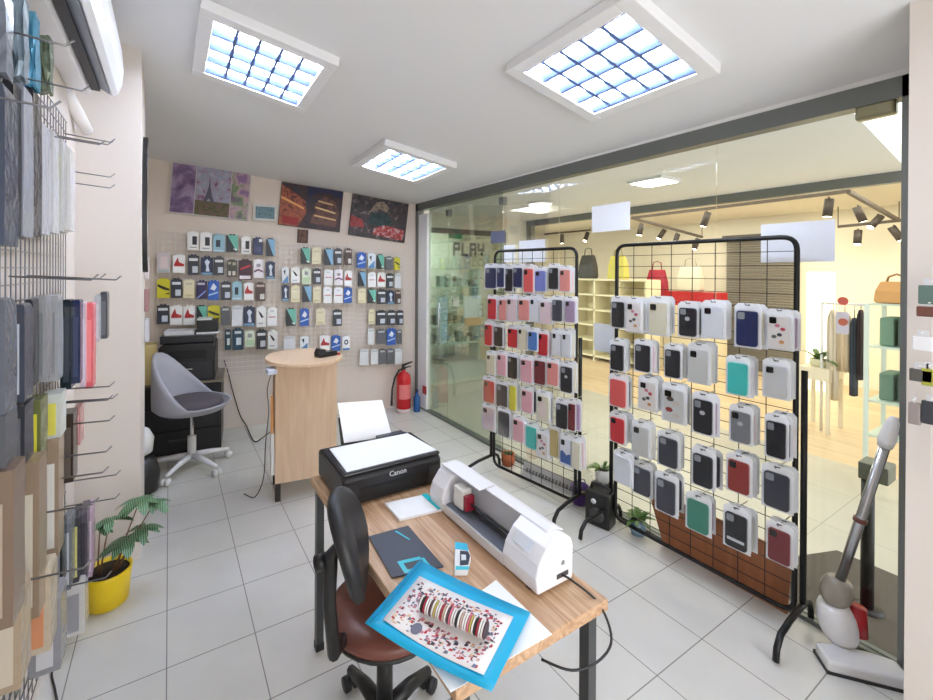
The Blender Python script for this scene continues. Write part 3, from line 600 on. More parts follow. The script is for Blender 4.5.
# ================================================================== LEFT WALL: grid, hooks, bagged goods
GX = -.395
t = LG = thing('wire_grid_panel', 'wire grid on the left wall under the air conditioner, full of bagged goods', 'wire grid', (GX, -1.2, .15))
mb = MB()
for i in range(43): y = -1.2+2.0*i/42; mb.box((GX-.0016, y-.0016, .15), (GX+.0016, y+.0016, 2.25))
for j in range(43): z = .15+2.1*j/42; mb.box((GX+.0016, -1.2, z-.0016), (GX+.0048, .8, z+.0016))
mb.build('wire_mesh', STEEL, t)
br = MB()
for y in (-1.0, -.2, .6):
    for z in (.4, 1.2, 2.0): br.box((-.415, y-.01, z-.01), (GX-.0016, y+.01, z+.01))
br.build('wall_bracket', STEEL, t)
def lhook(y, z, L=.18): MB().tube([(GX, y, z), (GX+L, y, z-.012), (GX+L+.018, y, z+.006)], .0028, 6).build('hook', STEEL, LG)
def bag(y, x0, x1, v0, v1, cols, label, name='bagged_accessory', cat='bagged accessory', wy=.13, group='goods on the left wall grid'):
    """a goods pack hanging from the grid, seen edge on; x0..x1 pixels at depth y"""
    y = min(y, pX(x0, 150, -.372).y)
    a = pY(x0, (v0+v1)/2, y); b = pY(x1, (v0+v1)/2, y); zt = pY(x0, v0, y).z; zb = pY(x0, v1, y).z
    t = thing(name, label, cat, ((a.x+b.x)/2, y+wy/2, zb), 0, group=group)
    xa, xb = a.x, b.x; g = -(xb-xa)*.04; H = zt-zb
    c = MB(); mats = [M(*cols[0], .35)]; mb = MB()
    # sleeve: soft bag slightly pinched at the top
    sec = [(0, .96, 1), (.04, 1, 1), (.5, 1, 1), (.92, .98, 1), (.985, .85, .9), (1, .6, .8)] if name == 'bagged_accessory' else [(0, 1, 1), (.2, 1, 1), (.5, 1, 1), (.8, 1, 1), (.9, 1, 1), (1, 1, 1)]
    vs = []; cx, cyy = (xa+xb)/2, y+wy/2; hw, hd = (xb-xa)/2-g, wy/2
    for f, sx, sy in sec:
        sx = max(sx, .55) if f < .5 else sx
        for px_, py_ in ((-1, -1), (1, -1), (1, 1), (-1, 1)): vs.append((cx+px_*hw*sx+rnd.uniform(-.001, .001), cyy+py_*hd*sy, zb+H*f))
    fs = [(0, 3, 2, 1), (20, 21, 22, 23)]+[(i*4+k, i*4+(k+1) % 4, (i+1)*4+(k+1) % 4, (i+1)*4+k) for i in range(5) for k in range(4)]
    mb.add(vs, fs); mb.build('sleeve', mat('sleeve_%s_%d_%d_%d' % (name[:3], *cols[0]), srgb(*cols[0]), .2, bump=.5 if name == 'bagged_accessory' else 0, bscale=25, vary=.0), t)
    if len(cols) > 1:
        c.box((cx-hw*.55, y-.003, zb+H*.08), (cx+hw*.5, y+.0, zb+H*.8)); c.build('label_strip', M(*cols[1], .4), t)
    return t
top = [(-40, 3, (70, 78, 96), (150, 156, 170)), (1, 13, (34, 36, 44), (96, 100, 112)), (10, 23, (150, 154, 166), (206, 208, 214)), (22, 33, (36, 36, 44), (90, 92, 104)), (31, 42, (182, 184, 192), (220, 222, 226)),
       (41, 53, (206, 206, 210), (226, 226, 230)), (50, 62, (190, 190, 188), (180, 190, 80)), (60, 70, (214, 212, 212), (196, 196, 200))]
for i, (a, b, c1, c2) in enumerate(top):
    bag(.05+.05*i, a, b, 82+9*i if i > 3 else 72+4*i, 238-i*1.2+(0 if i else 6), [c1, c2], '%s bag of cables, %s from left in top row, left wall grid' % (['slate', 'black', 'pale grey', 'glossy black', 'silver', 'whitish', 'cream and lime', 'milky'][i], ORD[i]), wy=.10)
for z in (2.19, 2.03, 1.98): lhook(.76, z, .165)
lhook(.28, 2.06, .18); lhook(.52, 2.12, .18)
mid = [(-40, 4, (96, 100, 112), (60, 66, 80), .0, 300, 420), (3, 24, (70, 76, 90), (196, 204, 216), .1, 305, 404), (24, 32, (34, 36, 42), (60, 62, 68), .2, 300, 388), (33, 46, (150, 152, 156), (128, 130, 134), .26, 296, 383), (46, 58, (166, 168, 172), (140, 142, 146), .34, 295, 382),
       (61, 71, (20, 34, 44), (30, 44, 60), .42, 300, 390), (71, 80, (38, 48, 84), (50, 62, 100), .46, 300, 384), (80, 85, (214, 196, 212), (220, 206, 220), .52, 302, 388), (85, 93, (224, 106, 112), (232, 130, 132), .56, 303, 389), (94, 99, (186, 192, 202), (200, 206, 214), .64, 295, 342), (100, 107, (74, 76, 84), (96, 98, 104), .70, 292, 339)]
nm = ['dark slate', 'steel blue', 'narrow black', 'mid grey', 'light grey', 'bottle green', 'navy blue', 'thin lilac', 'coral pink', 'short silver', 'short charcoal']
for i, (a, b, c1, c2, y, v0, v1) in enumerate(mid):
    bag(y, a, b, v0, v1, [c1, c2], '%s phone cover pack hanging in the second row of the left wall grid' % nm[i], wy=.08)
for y, z in ((.02, 1.575), (.2, 1.575), (.72, 1.56), (.78, 1.56)): lhook(y, z, .19)
low = [(-30, 12, (132, 112, 96), (176, 160, 140), -.1, 478, 640), (14, 38, (150, 130, 110), (214, 206, 190), .05, 466, 625), (42, 58, (156, 136, 116), (224, 222, 216), .25, 442, 560), (62, 73, (66, 54, 48), (96, 84, 76), .45, 415, 484), (74, 80, (196, 140, 140), (214, 170, 168), .55, 408, 446),
       (8, 24, (56, 58, 66), (110, 112, 120), .2, 408, 468), (26, 40, (110, 116, 70), (222, 216, 60), .3, 402, 470), (42, 60, (206, 210, 206), (222, 214, 90), .42, 396, 440), (-28, 4, (90, 92, 98), (150, 150, 156), -.05, 420, 474)]
nl = ['brown cardboard box at frame edge', 'large tan box with white barcode', 'tall tan box with pale label', 'narrow dark brown box', 'thin pink pack', 'dark grey small pack', 'olive and yellow pack', 'white pack with yellow print', 'grey clear pack at frame edge']
for i, (a, b, c1, c2, y, v0, v1) in enumerate(low):
    bag(y, a, b, v0, v1, [c1, c2], '%s, in the third row of the left wall grid' % nl[i], 'boxed_accessory', 'boxed accessory', wy=.09)
for y, z in ((.5, 1.13), (.44, 1.09), (.62, 1.05), (.5, .99), (.4, .90), (.3, .86), (.76, .66), (.72, .57), (.05, .86), (-.1, .75), (.4, .41)): lhook(y, z, .19)
bot = [(52, 62, (44, 46, 50), (150, 154, 160), .42, 528, 590), (62, 71, (120, 124, 132), (196, 200, 208), .5, 520, 592), (71, 79, (60, 60, 68), (206, 200, 120), .58, 514, 584), (79, 87, (90, 84, 96), (60, 54, 66), .64, 510, 580), (87, 92, (186, 160, 180), (206, 190, 204), .70, 508, 578),
       (22, 50, (190, 176, 156), (206, 140, 100), .3, 575, 660), (-10, 20, (170, 152, 130), (200, 188, 170), .1, 600, 700), (30, 60, (140, 140, 146), (196, 196, 200), .45, 600, 680), (62, 84, (200, 198, 196), (150, 150, 156), .6, 588, 640)]
nb = ['black glossy bag', 'silver blister bag', 'charcoal bag with yellow sticker', 'dark plum bag', 'thin lilac bag', 'beige bag with orange print', 'large beige box at frame corner', 'grey clear bag', 'white crumpled bag']
for i, (a, b, c1, c2, y, v0, v1) in enumerate(bot):
    bag(y, a, b, v0, v1, [c1, c2], '%s, in the bottom row of the left wall grid' % nb[i], wy=.09)
# crinkled pouches above the top row
def foil(u0, u1, v0, v1, y, col, label):
    y = min(y, pX(u0, 60, -.372).y); a, b = pY(u0, v1, y), pY(u1, v0, y); mb = MB(); n = 6; vs = []; mb.smooth = False
    for lay in (0, .05):
        for j in range(n+1):
            for i in range(n+1):
                e_ = 0 if i in (0, n) or j in (0, n) else rnd.uniform(-.012, .012)
                vs.append((a.x+(b.x-a.x)*i/n+rnd.uniform(-.002, .002), y+lay+e_, a.z+(b.z-a.z)*j/n+rnd.uniform(-.006, .006)))
    k = (n+1)**2; fs = []
    for j in range(n):
        for i in range(n): q_ = (j*(n+1)+i, j*(n+1)+i+1, (j+1)*(n+1)+i+1, (j+1)*(n+1)+i); fs.append(q_); fs.append(tuple(x+k for x in q_)[::-1])
    for i in range(n):
        for f in ((i+1, i), (n*(n+1)+i, n*(n+1)+i+1), (i*(n+1), (i+1)*(n+1)), ((i+1)*(n+1)+n, i*(n+1)+n)): fs.append((f[0], f[1], f[1]+k, f[0]+k))
    mb.add(vs, fs); return single(mb, 'foil_pouch', mat('foil_%d_%d_%d' % col, srgb(*col), .22, .2, vary=.45, vscale=45), label, 'pouch', group='pouches above the top row')
foil(-40, 6, -10, 66, .0, (120, 128, 142), 'grey crinkled clear pouch at the frame edge, above the slate cable bag')
foil(4, 24, -6, 74, .1, (128, 146, 160), 'pale blue crinkled pouch high on the left wall grid')
foil(22, 36, 12, 84, .25, (84, 150, 182), 'bright blue crinkled pouch high on the left wall grid')
foil(34, 50, 36, 88, .4, (116, 128, 110), 'olive grey crinkled pouch high on the left wall grid')
for (u, v) in ((70, 46), (86, 91), (56, 108)):
    q = pX(u, v, -.205); lhook(q.y, q.z+.01, .18)

# air conditioner on the left wall
t = thing('air_conditioner', 'white split air conditioner high on the left wall', 'air conditioner', (-.415, .3, 2.4))
y0, y1 = .02, .93
zb = pY(88, 92, y1).z-.01
prof = [(-.415, zb+.02), (-.33, zb), (-.315, zb+.03), (-.25, zb+.028), (-.238, zb+.0), (-.215, zb+.02), (-.198, zb+.07), (-.192, zb+.14), (-.2, zb+.24), (-.23, zb+.29), (-.415, zb+.29)]
body = MB(); body.smooth = False; body.prism(prof, y0, y1, 'y'); body.build('body', M(240, 240, 244, .3), t, bevel=.006)
box((-.318, y0+.04, zb+.012), (-.283, y1-.03, zb+.0285)).build('outlet', M(40, 42, 48, .5), t)
MB().quad3([(-.285, y0+.05, zb+.026), (-.245, y0+.05, zb+.002), (-.245, y1-.04, zb+.002), (-.285, y1-.04, zb+.026)], (.002, 0, .004)).build('vane', M(150, 156, 172, .4), t)
tr = MB(); tr.box((-.05, -.045, 0), (.0, .0, .30), Matrix.Translation((-.35, 1.10, zb-.26)) @ Matrix.Rotation(.0, 4, 'Y'))
tr2 = MB(); tr2.quad3([(-.415, .93, zb+.08), (-.355, .93, zb+.02), (-.33, 1.14, zb-.28), (-.39, 1.14, zb-.28)], (0, .02, .0))
pa, pb = pY(66, 93, .95), pY(88, 132, 1.12)
single(MB().tube([pa, (pa+pb)/2, pb], [.03, .03, .026], 8), 'pipe_cover', M(236, 232, 228, .5), 'white pipe cover running down from the air conditioner to the corner', 'pipe cover')
# mirror and small things on the far side of the pillar
t = thing('hand_mirror', 'black framed oval mirror on the side of the left pillar', 'mirror', (-.12, 1.4, 1.62))
ov = [(1.36+.12*math.cos(a*math.pi/12), 1.98+.40*math.sin(a*math.pi/12)) for a in range(24)]
MB().prism(ov, -.13, -.105, 'x').build('frame', BLACK, t)
MB().prism([(1.36+(y-1.36)*.85, 1.98+(z-1.98)*.93) for y, z in ov], -.105, -.103, 'x').build('mirror_glass', mat('mirror', (.8, .8, .8), .03, 1), t)
for i, (v, c, l) in enumerate(((268, (200, 190, 188), 'pale'), (300, (150, 110, 110), 'rose'), (330, (190, 190, 196), 'silver'))):
    q = pX(144.5, v, -.13); single(MB().box((-.13, q.y-.05, q.z-.07), (-.105, q.y+.05, q.z+.07)), 'jewellery_card', M(*c, .5), '%s card of small jewellery on the side of the left pillar' % l, 'jewellery card', bevel=.004)

# ================================================================== LEFT BACK: cabinet, printer, chair
t = thing('printer_cabinet', 'low black cabinet carrying the office printer against the back wall', 'cabinet', (.17, 2.78, 0), BWA)
cb = MB().box((-.42, -.20, .0), (.27, .26, .60)); cb.build('body', M(30, 30, 33, .4), t, local=True, bevel=.004)
MB().box((-.44, -.22, .60), (.28, .27, .62)).build('top', M(120, 112, 100, .4), t, local=True)
for k in range(3): dr = MB().box((-.41, -.218, .03+.19*k), (.26, -.20, .205+.19*k)); d = dr.build('drawer', M(36, 36, 40, .35), t, local=True); MB().box((-.14, -.228, .12+.19*k), (0, -.218, .135+.19*k)).build('handle', DGREY, d, local=True)
t = thing('laser_printer', 'black office laser printer on the cabinet behind the grey chair', 'printer', (.17, 2.78, .62), BWA)
bd = MB(); bd.prism([(-.20, 0), (.22, 0), (.22, .30), (.20, .33), (-.19, .33), (-.22, .30), (-.22, 0)], -.2, .22, 'y'); bd.build('body', BLACK, t, local=True, bevel=.01)
MB().box((-.21, -.205, .335), (.21, .20, .40)).build('scanner_lid', M(34, 34, 38, .3), t, local=True, bevel=.008)
MB().box((-.15, -.205, .20), (.15, -.198, .27)).build('output_slot', M(8, 8, 9, .6), t, local=True)
MB().box((-.19, -.206, .02), (.19, -.2, .17)).build('paper_drawer', M(38, 38, 42, .4), t, local=True)
MB().box((-.04, -.209, .105), (.04, -.206, .115)).build('logo_plate', M(190, 190, 190, .3), t, local=True)
loc = Vector((.08, 2.76, 1.021))
single(MB().box((-.10, -.10, 0), (.13, .08, .035), Matrix.Translation(loc) @ Matrix.Rotation(BWA, 4, 'Z')), 'paper_stack', M(214, 214, 218, .7), 'stack of white paper on the left of the laser printer lid', 'paper')
t = thing('label_printer', 'small black box device with papers on top of the laser printer', 'device', (.31, 2.74, 1.021), BWA)
MB().box((-.08, -.08, .012), (.09, .08, .12)).build('body', BLACK, t, local=True, bevel=.006); MB().box((-.085, -.1, 0), (.1, .08, .012)).build('base', WHITE, t, local=True)
MB().box((-.08, -.08, .12), (.04, .08, .135)).build('papers', M(210, 216, 214, .6), t, local=True)
q = pY(149, 344, 2.5)
single(MB().box((q.x-.05, 2.62, .621), (q.x+.05, 2.78, .96)), 'paper_box', M(196, 176, 120, .6), 'yellowish upright paper box on the cabinet left of the laser printer', 'box')
q = pz(145, 488)
single(MB().lathe([(.07, 0), (.1, .02), (.11, .14), (.08, .24), (.03, .27)], (-.155, 1.98, 0), 12), 'black_bag', BLACK, 'black bag on the floor behind the left pillar', 'bag')
single(MB().lathe([(.04, 0), (.07, .02), (.08, .12), (.05, .18), (.02, .2)], (-.10, 1.98, .3) if False else (-.165, 1.98, .272), 12), 'white_bag', M(226, 226, 224, .5), 'white plastic bag resting on the black bag behind the pillar', 'bag')
# grey swivel chair
cx, cy_ = .165, 2.24
fa = math.radians(-22)
t = thing('swivel_chair', 'light grey upholstered tub swivel chair on white star base', 'chair', (cx, cy_, 0), fa)
CH = M(172, 172, 182, .85, bump=.2, bscale=200)
sh = MB(); sh.smooth = True
prof = [(.02, .46), (.16, .462), (.235, .48), (.27, .515)]
nA = 28; lev = 7; vs = []
def shell_pt(a, k, th):
    # a angle, 0 = front (+x); back at pi
    bk = max(0, (-math.cos(a)+.25)/1.25)**1.15
    hh = .02+.40*bk
    if k < 4: r, z = prof[k]
    else: f = (k-3)/(lev-3); r = .27+.03*f*(1-.5*f)-.02*f*bk; z = .515+hh*f
    r -= th; z += th*.6 if k < 3 else 0
    return (r*1.04*math.cos(a)-.0, r*1.0*math.sin(a), z)
for th in (0, .026):
    for k in range(lev+1):
        for i in range(nA): vs.append(shell_pt(2*math.pi*i/nA, k, th))
fs = []; L = (lev+1)*nA
for s_ in (0, L):
    for k in range(lev):
        for i in range(nA):
            f = (s_+k*nA+i, s_+k*nA+(i+1) % nA, s_+(k+1)*nA+(i+1) % nA, s_+(k+1)*nA+i); fs.append(f if s_ == 0 else f[::-1])
for i in range(nA): fs.append((lev*nA+i, lev*nA+(i+1) % nA, L+lev*nA+(i+1) % nA, L+lev*nA+i))
sh.add(vs, fs); sh.build('shell', CH, t, local=True)
cu = MB(); cu.lathe([(.02, .485), (.2, .49), (.225, .52), (.21, .555), (.12, .565), (.01, .562)], (.01, 0, 0), 24); cu.build('seat_cushion', M(92, 86, 92, .9), t, local=True)
MB().tube([(0, 0, .07), (0, 0, .26)], .032, 12).tube([(0, 0, .26), (0, 0, .46)], .013, 10).build('gas_column', M(216, 216, 220, .3), t, local=True)
MB().tube([(0, .02, .44), (.06, -.14, .40), (.07, -.17, .385)], .006, 6).build('lever', CHROME, t, local=True)
for k in range(5):
    a = math.radians(k*72+38); d = Vector((math.cos(a), math.sin(a), 0))
    leg = MB().tube([d*.02+Vector((0, 0, .105)), d*.15+Vector((0, 0, .095)), d*.29+Vector((0, 0, .07))], [.026, .02, .014], 8); lo = leg.build('leg', M(222, 222, 228, .3), t, local=True)
    s = Vector((-d.y, d.x, 0)); cst = MB()
    for g in (-.018, .018): cst.tube([d*.29+s*(g-.009)+Vector((0, 0, .027)), d*.29+s*(g+.009)+Vector((0, 0, .027))], .027, 14)
    cst.build('caster', M(226, 226, 228, .4), lo, local=True)
# power cable along the wall
def cable(pts, r, name, label, m_=BLACK, cat='cable'):
    # smooth catmull
    P = [Vector(p) for p in pts]; o = []
    for i in range(len(P)-1):
        a, b, c, d = P[max(i-1, 0)], P[i], P[i+1], P[min(i+2, len(P)-1)]
        for k in range(6):
            t_ = k/6; o.append(.5*((2*b)+(-a+c)*t_+(2*a-5*b+4*c-d)*t_**2+(-a+3*b-3*c+d)*t_**3))
    o.append(P[-1]); return single(MB().tube(o, r, 6), name, m_, label, cat)
cable([bw(224, 360, .02), bw(228, 372, .02), bw(233, 392, .02), bw(240, 415, .03), bw(246, 425, .05), pz(254, 441, .006), pz(262, 438, .006), pz(270, 432, .006)], .005, 'power_cable', 'dark power cable drooping from the printer along the back wall to the floor')
# ================================================================== COUNTER
cc = Vector((.85, 1.44, 0)); t = thing('sales_counter', 'beech sales counter with oval top in the middle of the room', 'counter', cc, BWA)
tp = MB(); tp.prism([(.27*math.cos(2*math.pi*i/48), .30*math.sin(2*math.pi*i/48)) for i in range(48)], .955, .98, 'z'); tp.build('top', BEECH, t, local=True, bevel=.004)
inv = XF[t.name].inverted()
a = inv @ pz(277, 484, .13); 
MB().box((-.205, a.y, .13), (.215, a.y+.02, .955)).build('front_panel', BEECH, t, local=True)
MB().box((.195, a.y+.02, .13), (.215, .22, .955)).build('side_panel', BEECH, t, local=True)
MB().box((-.205, .2, .13), (.215, .22, .955)).build('back_panel', BEECH, t, local=True)
sh_ = MB().box((-.20, a.y+.02, .13), (.195, .2, .15)); sh_.build('shelf', BEECH, t, local=True); MB().box((-.19, a.y+.02, .55), (.195, .2, .57)).build('shelf', M(110, 74, 50, .5), t, local=True)
for x in (-.185, .195):
    for y in (a.y+.03, .19): MB().box((x-.018, y-.018, 0), (x+.018, y+.018, .13)).build('leg', M(48, 42, 40, .4), t, local=True)
q = pz(327, 356, .98)
t2 = thing('card_terminal', 'black handheld card terminal lying on the oval counter top', 'card terminal', (q.x, q.y, .98), .25)
MB().box((-.085, -.035, .0), (.07, .04, .035)).build('body', M(24, 24, 27, .35), t2, local=True, bevel=.01); MB().prism([(-.085, .03), (-.03, .035), (-.03, .055), (-.07, .06)], -.03, .035, 'y').build('paper_cover', M(34, 34, 38, .35), t2, local=True)
MB().box((.075, -.02, 0), (.10, .02, .012)).build('cable_plug', M(190, 60, 60, .4), t2, local=True)
# things hung at the counter's open side
ic = XF[t.name]
def cw(x, y, z): return ic @ Vector((x, y, z))
xs = -.235
single(MB().quad3([cw(xs, -.16, .50), cw(xs, -.11, .52), cw(xs, -.09, .74), cw(xs, -.13, .74)], (.012, 0, 0)), 'envelope', M(214, 140, 60, .6), 'orange strip of packaging hanging at the open side of the counter', 'packaging')
single(MB().quad3([cw(xs, -.20, .24), cw(xs, -.06, .20), cw(xs, -.04, .50), cw(xs, -.15, .5)], (.02, .0, 0)), 'cloth', M(220, 218, 214, .8), 'white cloth hanging low at the open side of the counter', 'cloth')
single(MB().box((-.03, -.05, 0), (.03, .05, .035), Matrix.Translation(cw(-.235, -.13, .90))), 'power_strip', M(214, 220, 232, .4), 'white power strip under the left edge of the oval counter top', 'power strip', bevel=.004)
cable([cw(-.235, -.14, .90), cw(-.26, -.16, .8), cw(-.25, -.15, .65), cw(-.27, -.17, .45), cw(-.28, -.12, .2), cw(-.33, .0, .02), cw(-.4, .1, .006)], .004, 'lead', 'thin dark lead hanging from the power strip beside the counter', M(90, 84, 80, .5))
# fire extinguisher
q = pz(404, 408); q.y -= .06; q = Vector((2.30, 2.62, 0))
t = thing('fire_extinguisher', 'red fire extinguisher with white label standing in the far right corner', 'fire extinguisher', q)
RED = M(196, 28, 36, .25)
MB().lathe([(.07, 0), (.082, .01), (.082, .37), (.075, .41), (.05, .44), (.022, .455), (.02, .48)], q, 20).build('cylinder', RED, t)
MB().lathe([(.084, 0), (.084, .045)], q, 20).build('base_ring', M(214, 190, 184, .4), t)
lb = MB()
for i in range(6):
    a0, a1 = math.radians(205+i*18), math.radians(205+(i+1)*18); r = .0835
    lb.add([(q.x+r*math.cos(a0), q.y+r*math.sin(a0), .16), (q.x+r*math.cos(a1), q.y+r*math.sin(a1), .16), (q.x+r*math.cos(a1), q.y+r*math.sin(a1), .32), (q.x+r*math.cos(a0), q.y+r*math.sin(a0), .32)], [(0, 1, 2, 3)])
lb.build('label', M(226, 120, 120, .4), t)
hd = MB(); hd.box((q.x-.018, q.y-.018, .48), (q.x+.018, q.y+.018, .51)); hd.prism([(q.x-.02, .51), (q.x+.11, .55), (q.x+.11, .56), (q.x-.02, .535)], q.y-.012, q.y+.012, 'y'); hd.prism([(q.x-.02, .485), (q.x+.09, .50), (q.x+.09, .508), (q.x-.02, .5)], q.y-.012, q.y+.012, 'y'); hd.build('handle', BLACK, t)
MB().tube([q+Vector((-.01, -.01, .49)), q+Vector((-.07, -.02, .48)), q+Vector((-.13, -.03, .40)), q+Vector((-.16, -.03, .28)), q+Vector((-.165, -.03, .16)), q+Vector((-.165, -.03, .10))], [.01, .01, .01, .01, .012, .016], 8).build('hose', BLACK, t)
q = Vector((2.435, 2.55, 0)); t = thing('spray_bottle', 'slim blue bottle on the floor right of the fire extinguisher', 'bottle', q)
MB().lathe([(.035, 0), (.038, .01), (.038, .16), (.015, .2), (.013, .22)], q, 14).build('body', M(36, 90, 150, .25), t); MB().lathe([(.016, .22), (.016, .25)], q, 12).build('cap', M(30, 50, 90, .3), t)

# ================================================================== DESK
ZT = .735
t = thing('desk', 'rectangular oak-topped desk with dark steel legs in the foreground', 'desk', (.78, -.42, 0))
X0, X1, Y0, Y1 = .515, 1.005, -.93, .12
MB().box((X0, Y0, ZT-.03), (X1, Y1, ZT)).build('desktop', OAK, t, bevel=.003)
LEGM = mat('desk_leg_steel', srgb(84, 86, 90), .35, .6)
for x, y in ((X0+.04, Y0+.04), (X1-.03, Y0+.04), (X0+.04, Y1-.0), (X1-.03, Y1-.0)):
    lo = MB().box((x-.015, y-.015, .02), (x+.015, y+.015, ZT-.03)).build('leg', LEGM, t); MB().box((x-.017, y-.017, 0), (x+.017, y+.017, .03)).build('foot_cap', BLACK, lo)
ap = MB(); ap.box((X0+.055, Y0+.03, ZT-.06), (X1-.045, Y0+.05, ZT-.03)); ap.box((X0+.055, Y1-.01, ZT-.06), (X1-.045, Y1+.01, ZT-.03)); ap.box((X1-.04, Y0+.055, ZT-.06), (X1-.02, Y1-.015, ZT-.03)); ap.box((X0+.03, Y0+.055, ZT-.06), (X0+.05, Y1-.015, ZT-.03)); ap.build('frame_rail', LEGM, t)
# inkjet printer
t = thing('inkjet_printer', 'black inkjet printer with a sheet standing in its rear tray, on the desk', 'printer', (.75, -.03, ZT))
px0, px1, py0, py1 = .545, .965, -.19, .115; zp = ZT+.125
bd = MB(); bd.prism([(py0, ZT+.004), (py1, ZT+.004), (py1, zp-.012), (py0+.01, zp-.012), (py0, zp-.03)], px0, px1, 'x'); bd.build('body', M(27, 28, 34, .28), t, bevel=.012)
MB().box((px0+.004, py0+.004, zp-.0118), (px1-.004, py1-.05, zp)).build('scanner_lid', M(30, 31, 38, .25), t, bevel=.006)
MB().box((px0+.05, py0-.002, ZT+.012), (px1-.07, py0+.004, ZT+.062)).build('output_slot', M(8, 8, 10, .5), t)
MB().box((px1-.065, py0-.003, ZT+.015), (px1-.01, py0+.003, ZT+.08)).build('side_cover', M(34, 35, 42, .3), t); MB().box((px0+.01, py0-.003, ZT+.015), (px0+.06, py0+.003, ZT+.08)).build('side_cover', M(34, 35, 42, .3), t)
text_mesh('logo', 'Canon', .028, M(214, 214, 220, .4), t, basis(Vector((px0+.22, py0-.001, ZT+.088)), Vector((1, 0, 0)), Vector((0, 0, 1)), Vector((0, -1, 0))))
rt_ = MB().quad3([(px0+.1, py1-.01, zp-.02), (px0+.26, py1-.01, zp-.02), (px0+.26, py1+.03, zp+.09), (px0+.1, py1+.03, zp+.09)], (0, .006, 0)); rt_.build('rear_tray', M(24, 24, 28, .4), t)
MB().box((px1-.16, py1-.042, zp-.0118), (px1-.03, py1-.01, zp-.002)).build('control_panel', M(54, 56, 64, .3), t)
sheetP = [(337.6, 403), (382, 400), (392, 436), (344, 443)]
ctr = [hit(u, v, (0, py1-.012, zp-.0), (0, -1, .38)) for u, v in sheetP]
single(MB().quad3([ctr[3], ctr[2], ctr[1], ctr[0]], (0, -.0008, 0)), 'paper_sheet', PAPER, 'white paper sheet standing in the rear tray of the inkjet printer', 'paper')
single(MB().quad3([(px0+.02, py0+.02, zp+.0005), (px1-.012, py0+.02, zp+.0005), (px1-.03, py1-.07, zp+.0005), (px0+.03, py1-.06, zp+.0005)], (0, 0, .003)), 'paper_sheet', PAPER, 'white sheet lying flat on the lid of the inkjet printer', 'paper')
# pad
pd = [pz(u, v, ZT+.01) for u, v in [(385, 503), (426, 494), (442.5, 508.6), (399.5, 519)]]
def lift(P, z0, z1): 
    m_ = MB(); return m_.quad3([Vector((p.x, p.y, z0)) for p in P], (0, 0, z1-z0))
t = thing('paper_pad', 'white paper pad with teal edge in front of the inkjet printer', 'paper pad', (.77, -.3, ZT))
lift(pd, ZT+.001, ZT+.010).build('pages', PAPER, t)
ee = (pd[1]-pd[0]).normalized(); pe = [pd[1]-ee*.018, pd[1]+ee*.004, pd[2]+ee*.004, pd[2]-ee*.018]
lift(pe, ZT+.0102, ZT+.012).build('binding', M(30, 190, 200, .4), t)
# cutting machine
t = thing('cutting_machine', 'long white electronic cutting machine with open front, on the right of the desk', 'cutting machine', (.92, -.57, ZT))
cy0, cy1 = -.836, -.30; bx = .845
prof = [(0, .006), (.135, .006), (.137, .10), (.128, .122), (.10, .138), (.062, .138), (.032, .118), (.004, .082), (-.006, .05)]
P = lambda x, z: (bx+x, ZT+z)
def slab(pr, a, b, nm_, mm, bev=.004): return MB().prism([P(*q_) for q_ in pr], a, b, 'y').build(nm_, mm, t, bevel=bev)
CW = M(238, 238, 243, .28)
slab(prof, cy0, cy0+.135, 'near_housing', CW, .006)
slab(prof, cy1-.085, cy1, 'far_housing', CW, .006)
mid1 = cy0+.135; mid2 = cy1-.085
slab([(0, .006), (.135, .006), (.137, .10), (.128, .122), (.112, .1335), (.10, .10), (.08, .03), (.005, .03), (-.004, .04)], mid1, mid2, 'bed', M(226, 228, 234, .3), .002)
slab([(.012, .0305), (.078, .0305), (.078, .034), (.012, .034)], mid1+.002, mid2-.002, 'cutting_bed', M(120, 126, 138, .25), 0)
slab([(.085, .045), (.098, .09), (.1, .092), (.09, .045)], mid1+.002, mid2-.002, 'rear_wall', M(30, 32, 38, .4), 0)
MB().tube([(bx+.045, mid1+.002, ZT+.072), (bx+.045, mid2-.002, ZT+.072)], .005, 8).tube([(bx+.055, mid1+.002, ZT+.045), (bx+.055, mid2-.002, ZT+.045)], .007, 8).build('roller', M(46, 48, 54, .3), t)
MB().box((bx+.02, mid2-.085, ZT+.045), (bx+.062, mid2-.03, ZT+.115)).build('carriage', M(228, 226, 222, .35), t, bevel=.006)
MB().box((bx+.022, mid2-.105, ZT+.05), (bx+.058, mid2-.088, ZT+.10)).build('blade_holder', M(150, 30, 50, .35), t, bevel=.003)
slab([(.04, .1385), (.10, .1385), (.126, .1265), (.128, .130), (.102, .1425), (.04, .1425)], cy1-.235, cy1-.012, 'lid', CW, .001)
slab([(.064, .1385), (.10, .1385), (.127, .126), (.129, .129), (.102, .142), (.066, .142)], cy0+.03, cy1-.24, 'lid', CW, .001)
MB().quad3([(bx+.01, cy0+.04, ZT+.0925), (bx+.01, cy0+.11, ZT+.0925), (bx+.028, cy0+.11, ZT+.1155), (bx+.028, cy0+.04, ZT+.1155)], (-.002, 0, .0016)).build('touch_panel', M(222, 228, 238, .2), t)
MB().box((bx+.07, cy0-.0012, ZT+.025), (bx+.115, cy0+.002, ZT+.038)).build('socket', M(70, 70, 76, .5), t)
MB().prism([(bx+.088, ZT+.058), (bx+.1, ZT+.058), (bx+.1, ZT+.068), (bx+.094, ZT+.071), (bx+.088, ZT+.068)], cy0-.0012, cy0+.001, 'y').build('emblem', M(130, 130, 136, .4), t)
ft = MB()
for x in (.012, .12):
    for y in (cy0+.04, cy1-.04): ft.box((bx+x-.008, y-.008, ZT), (bx+x+.008, y+.008, ZT+.006))
ft.build('rubber_feet', BLACK, t)
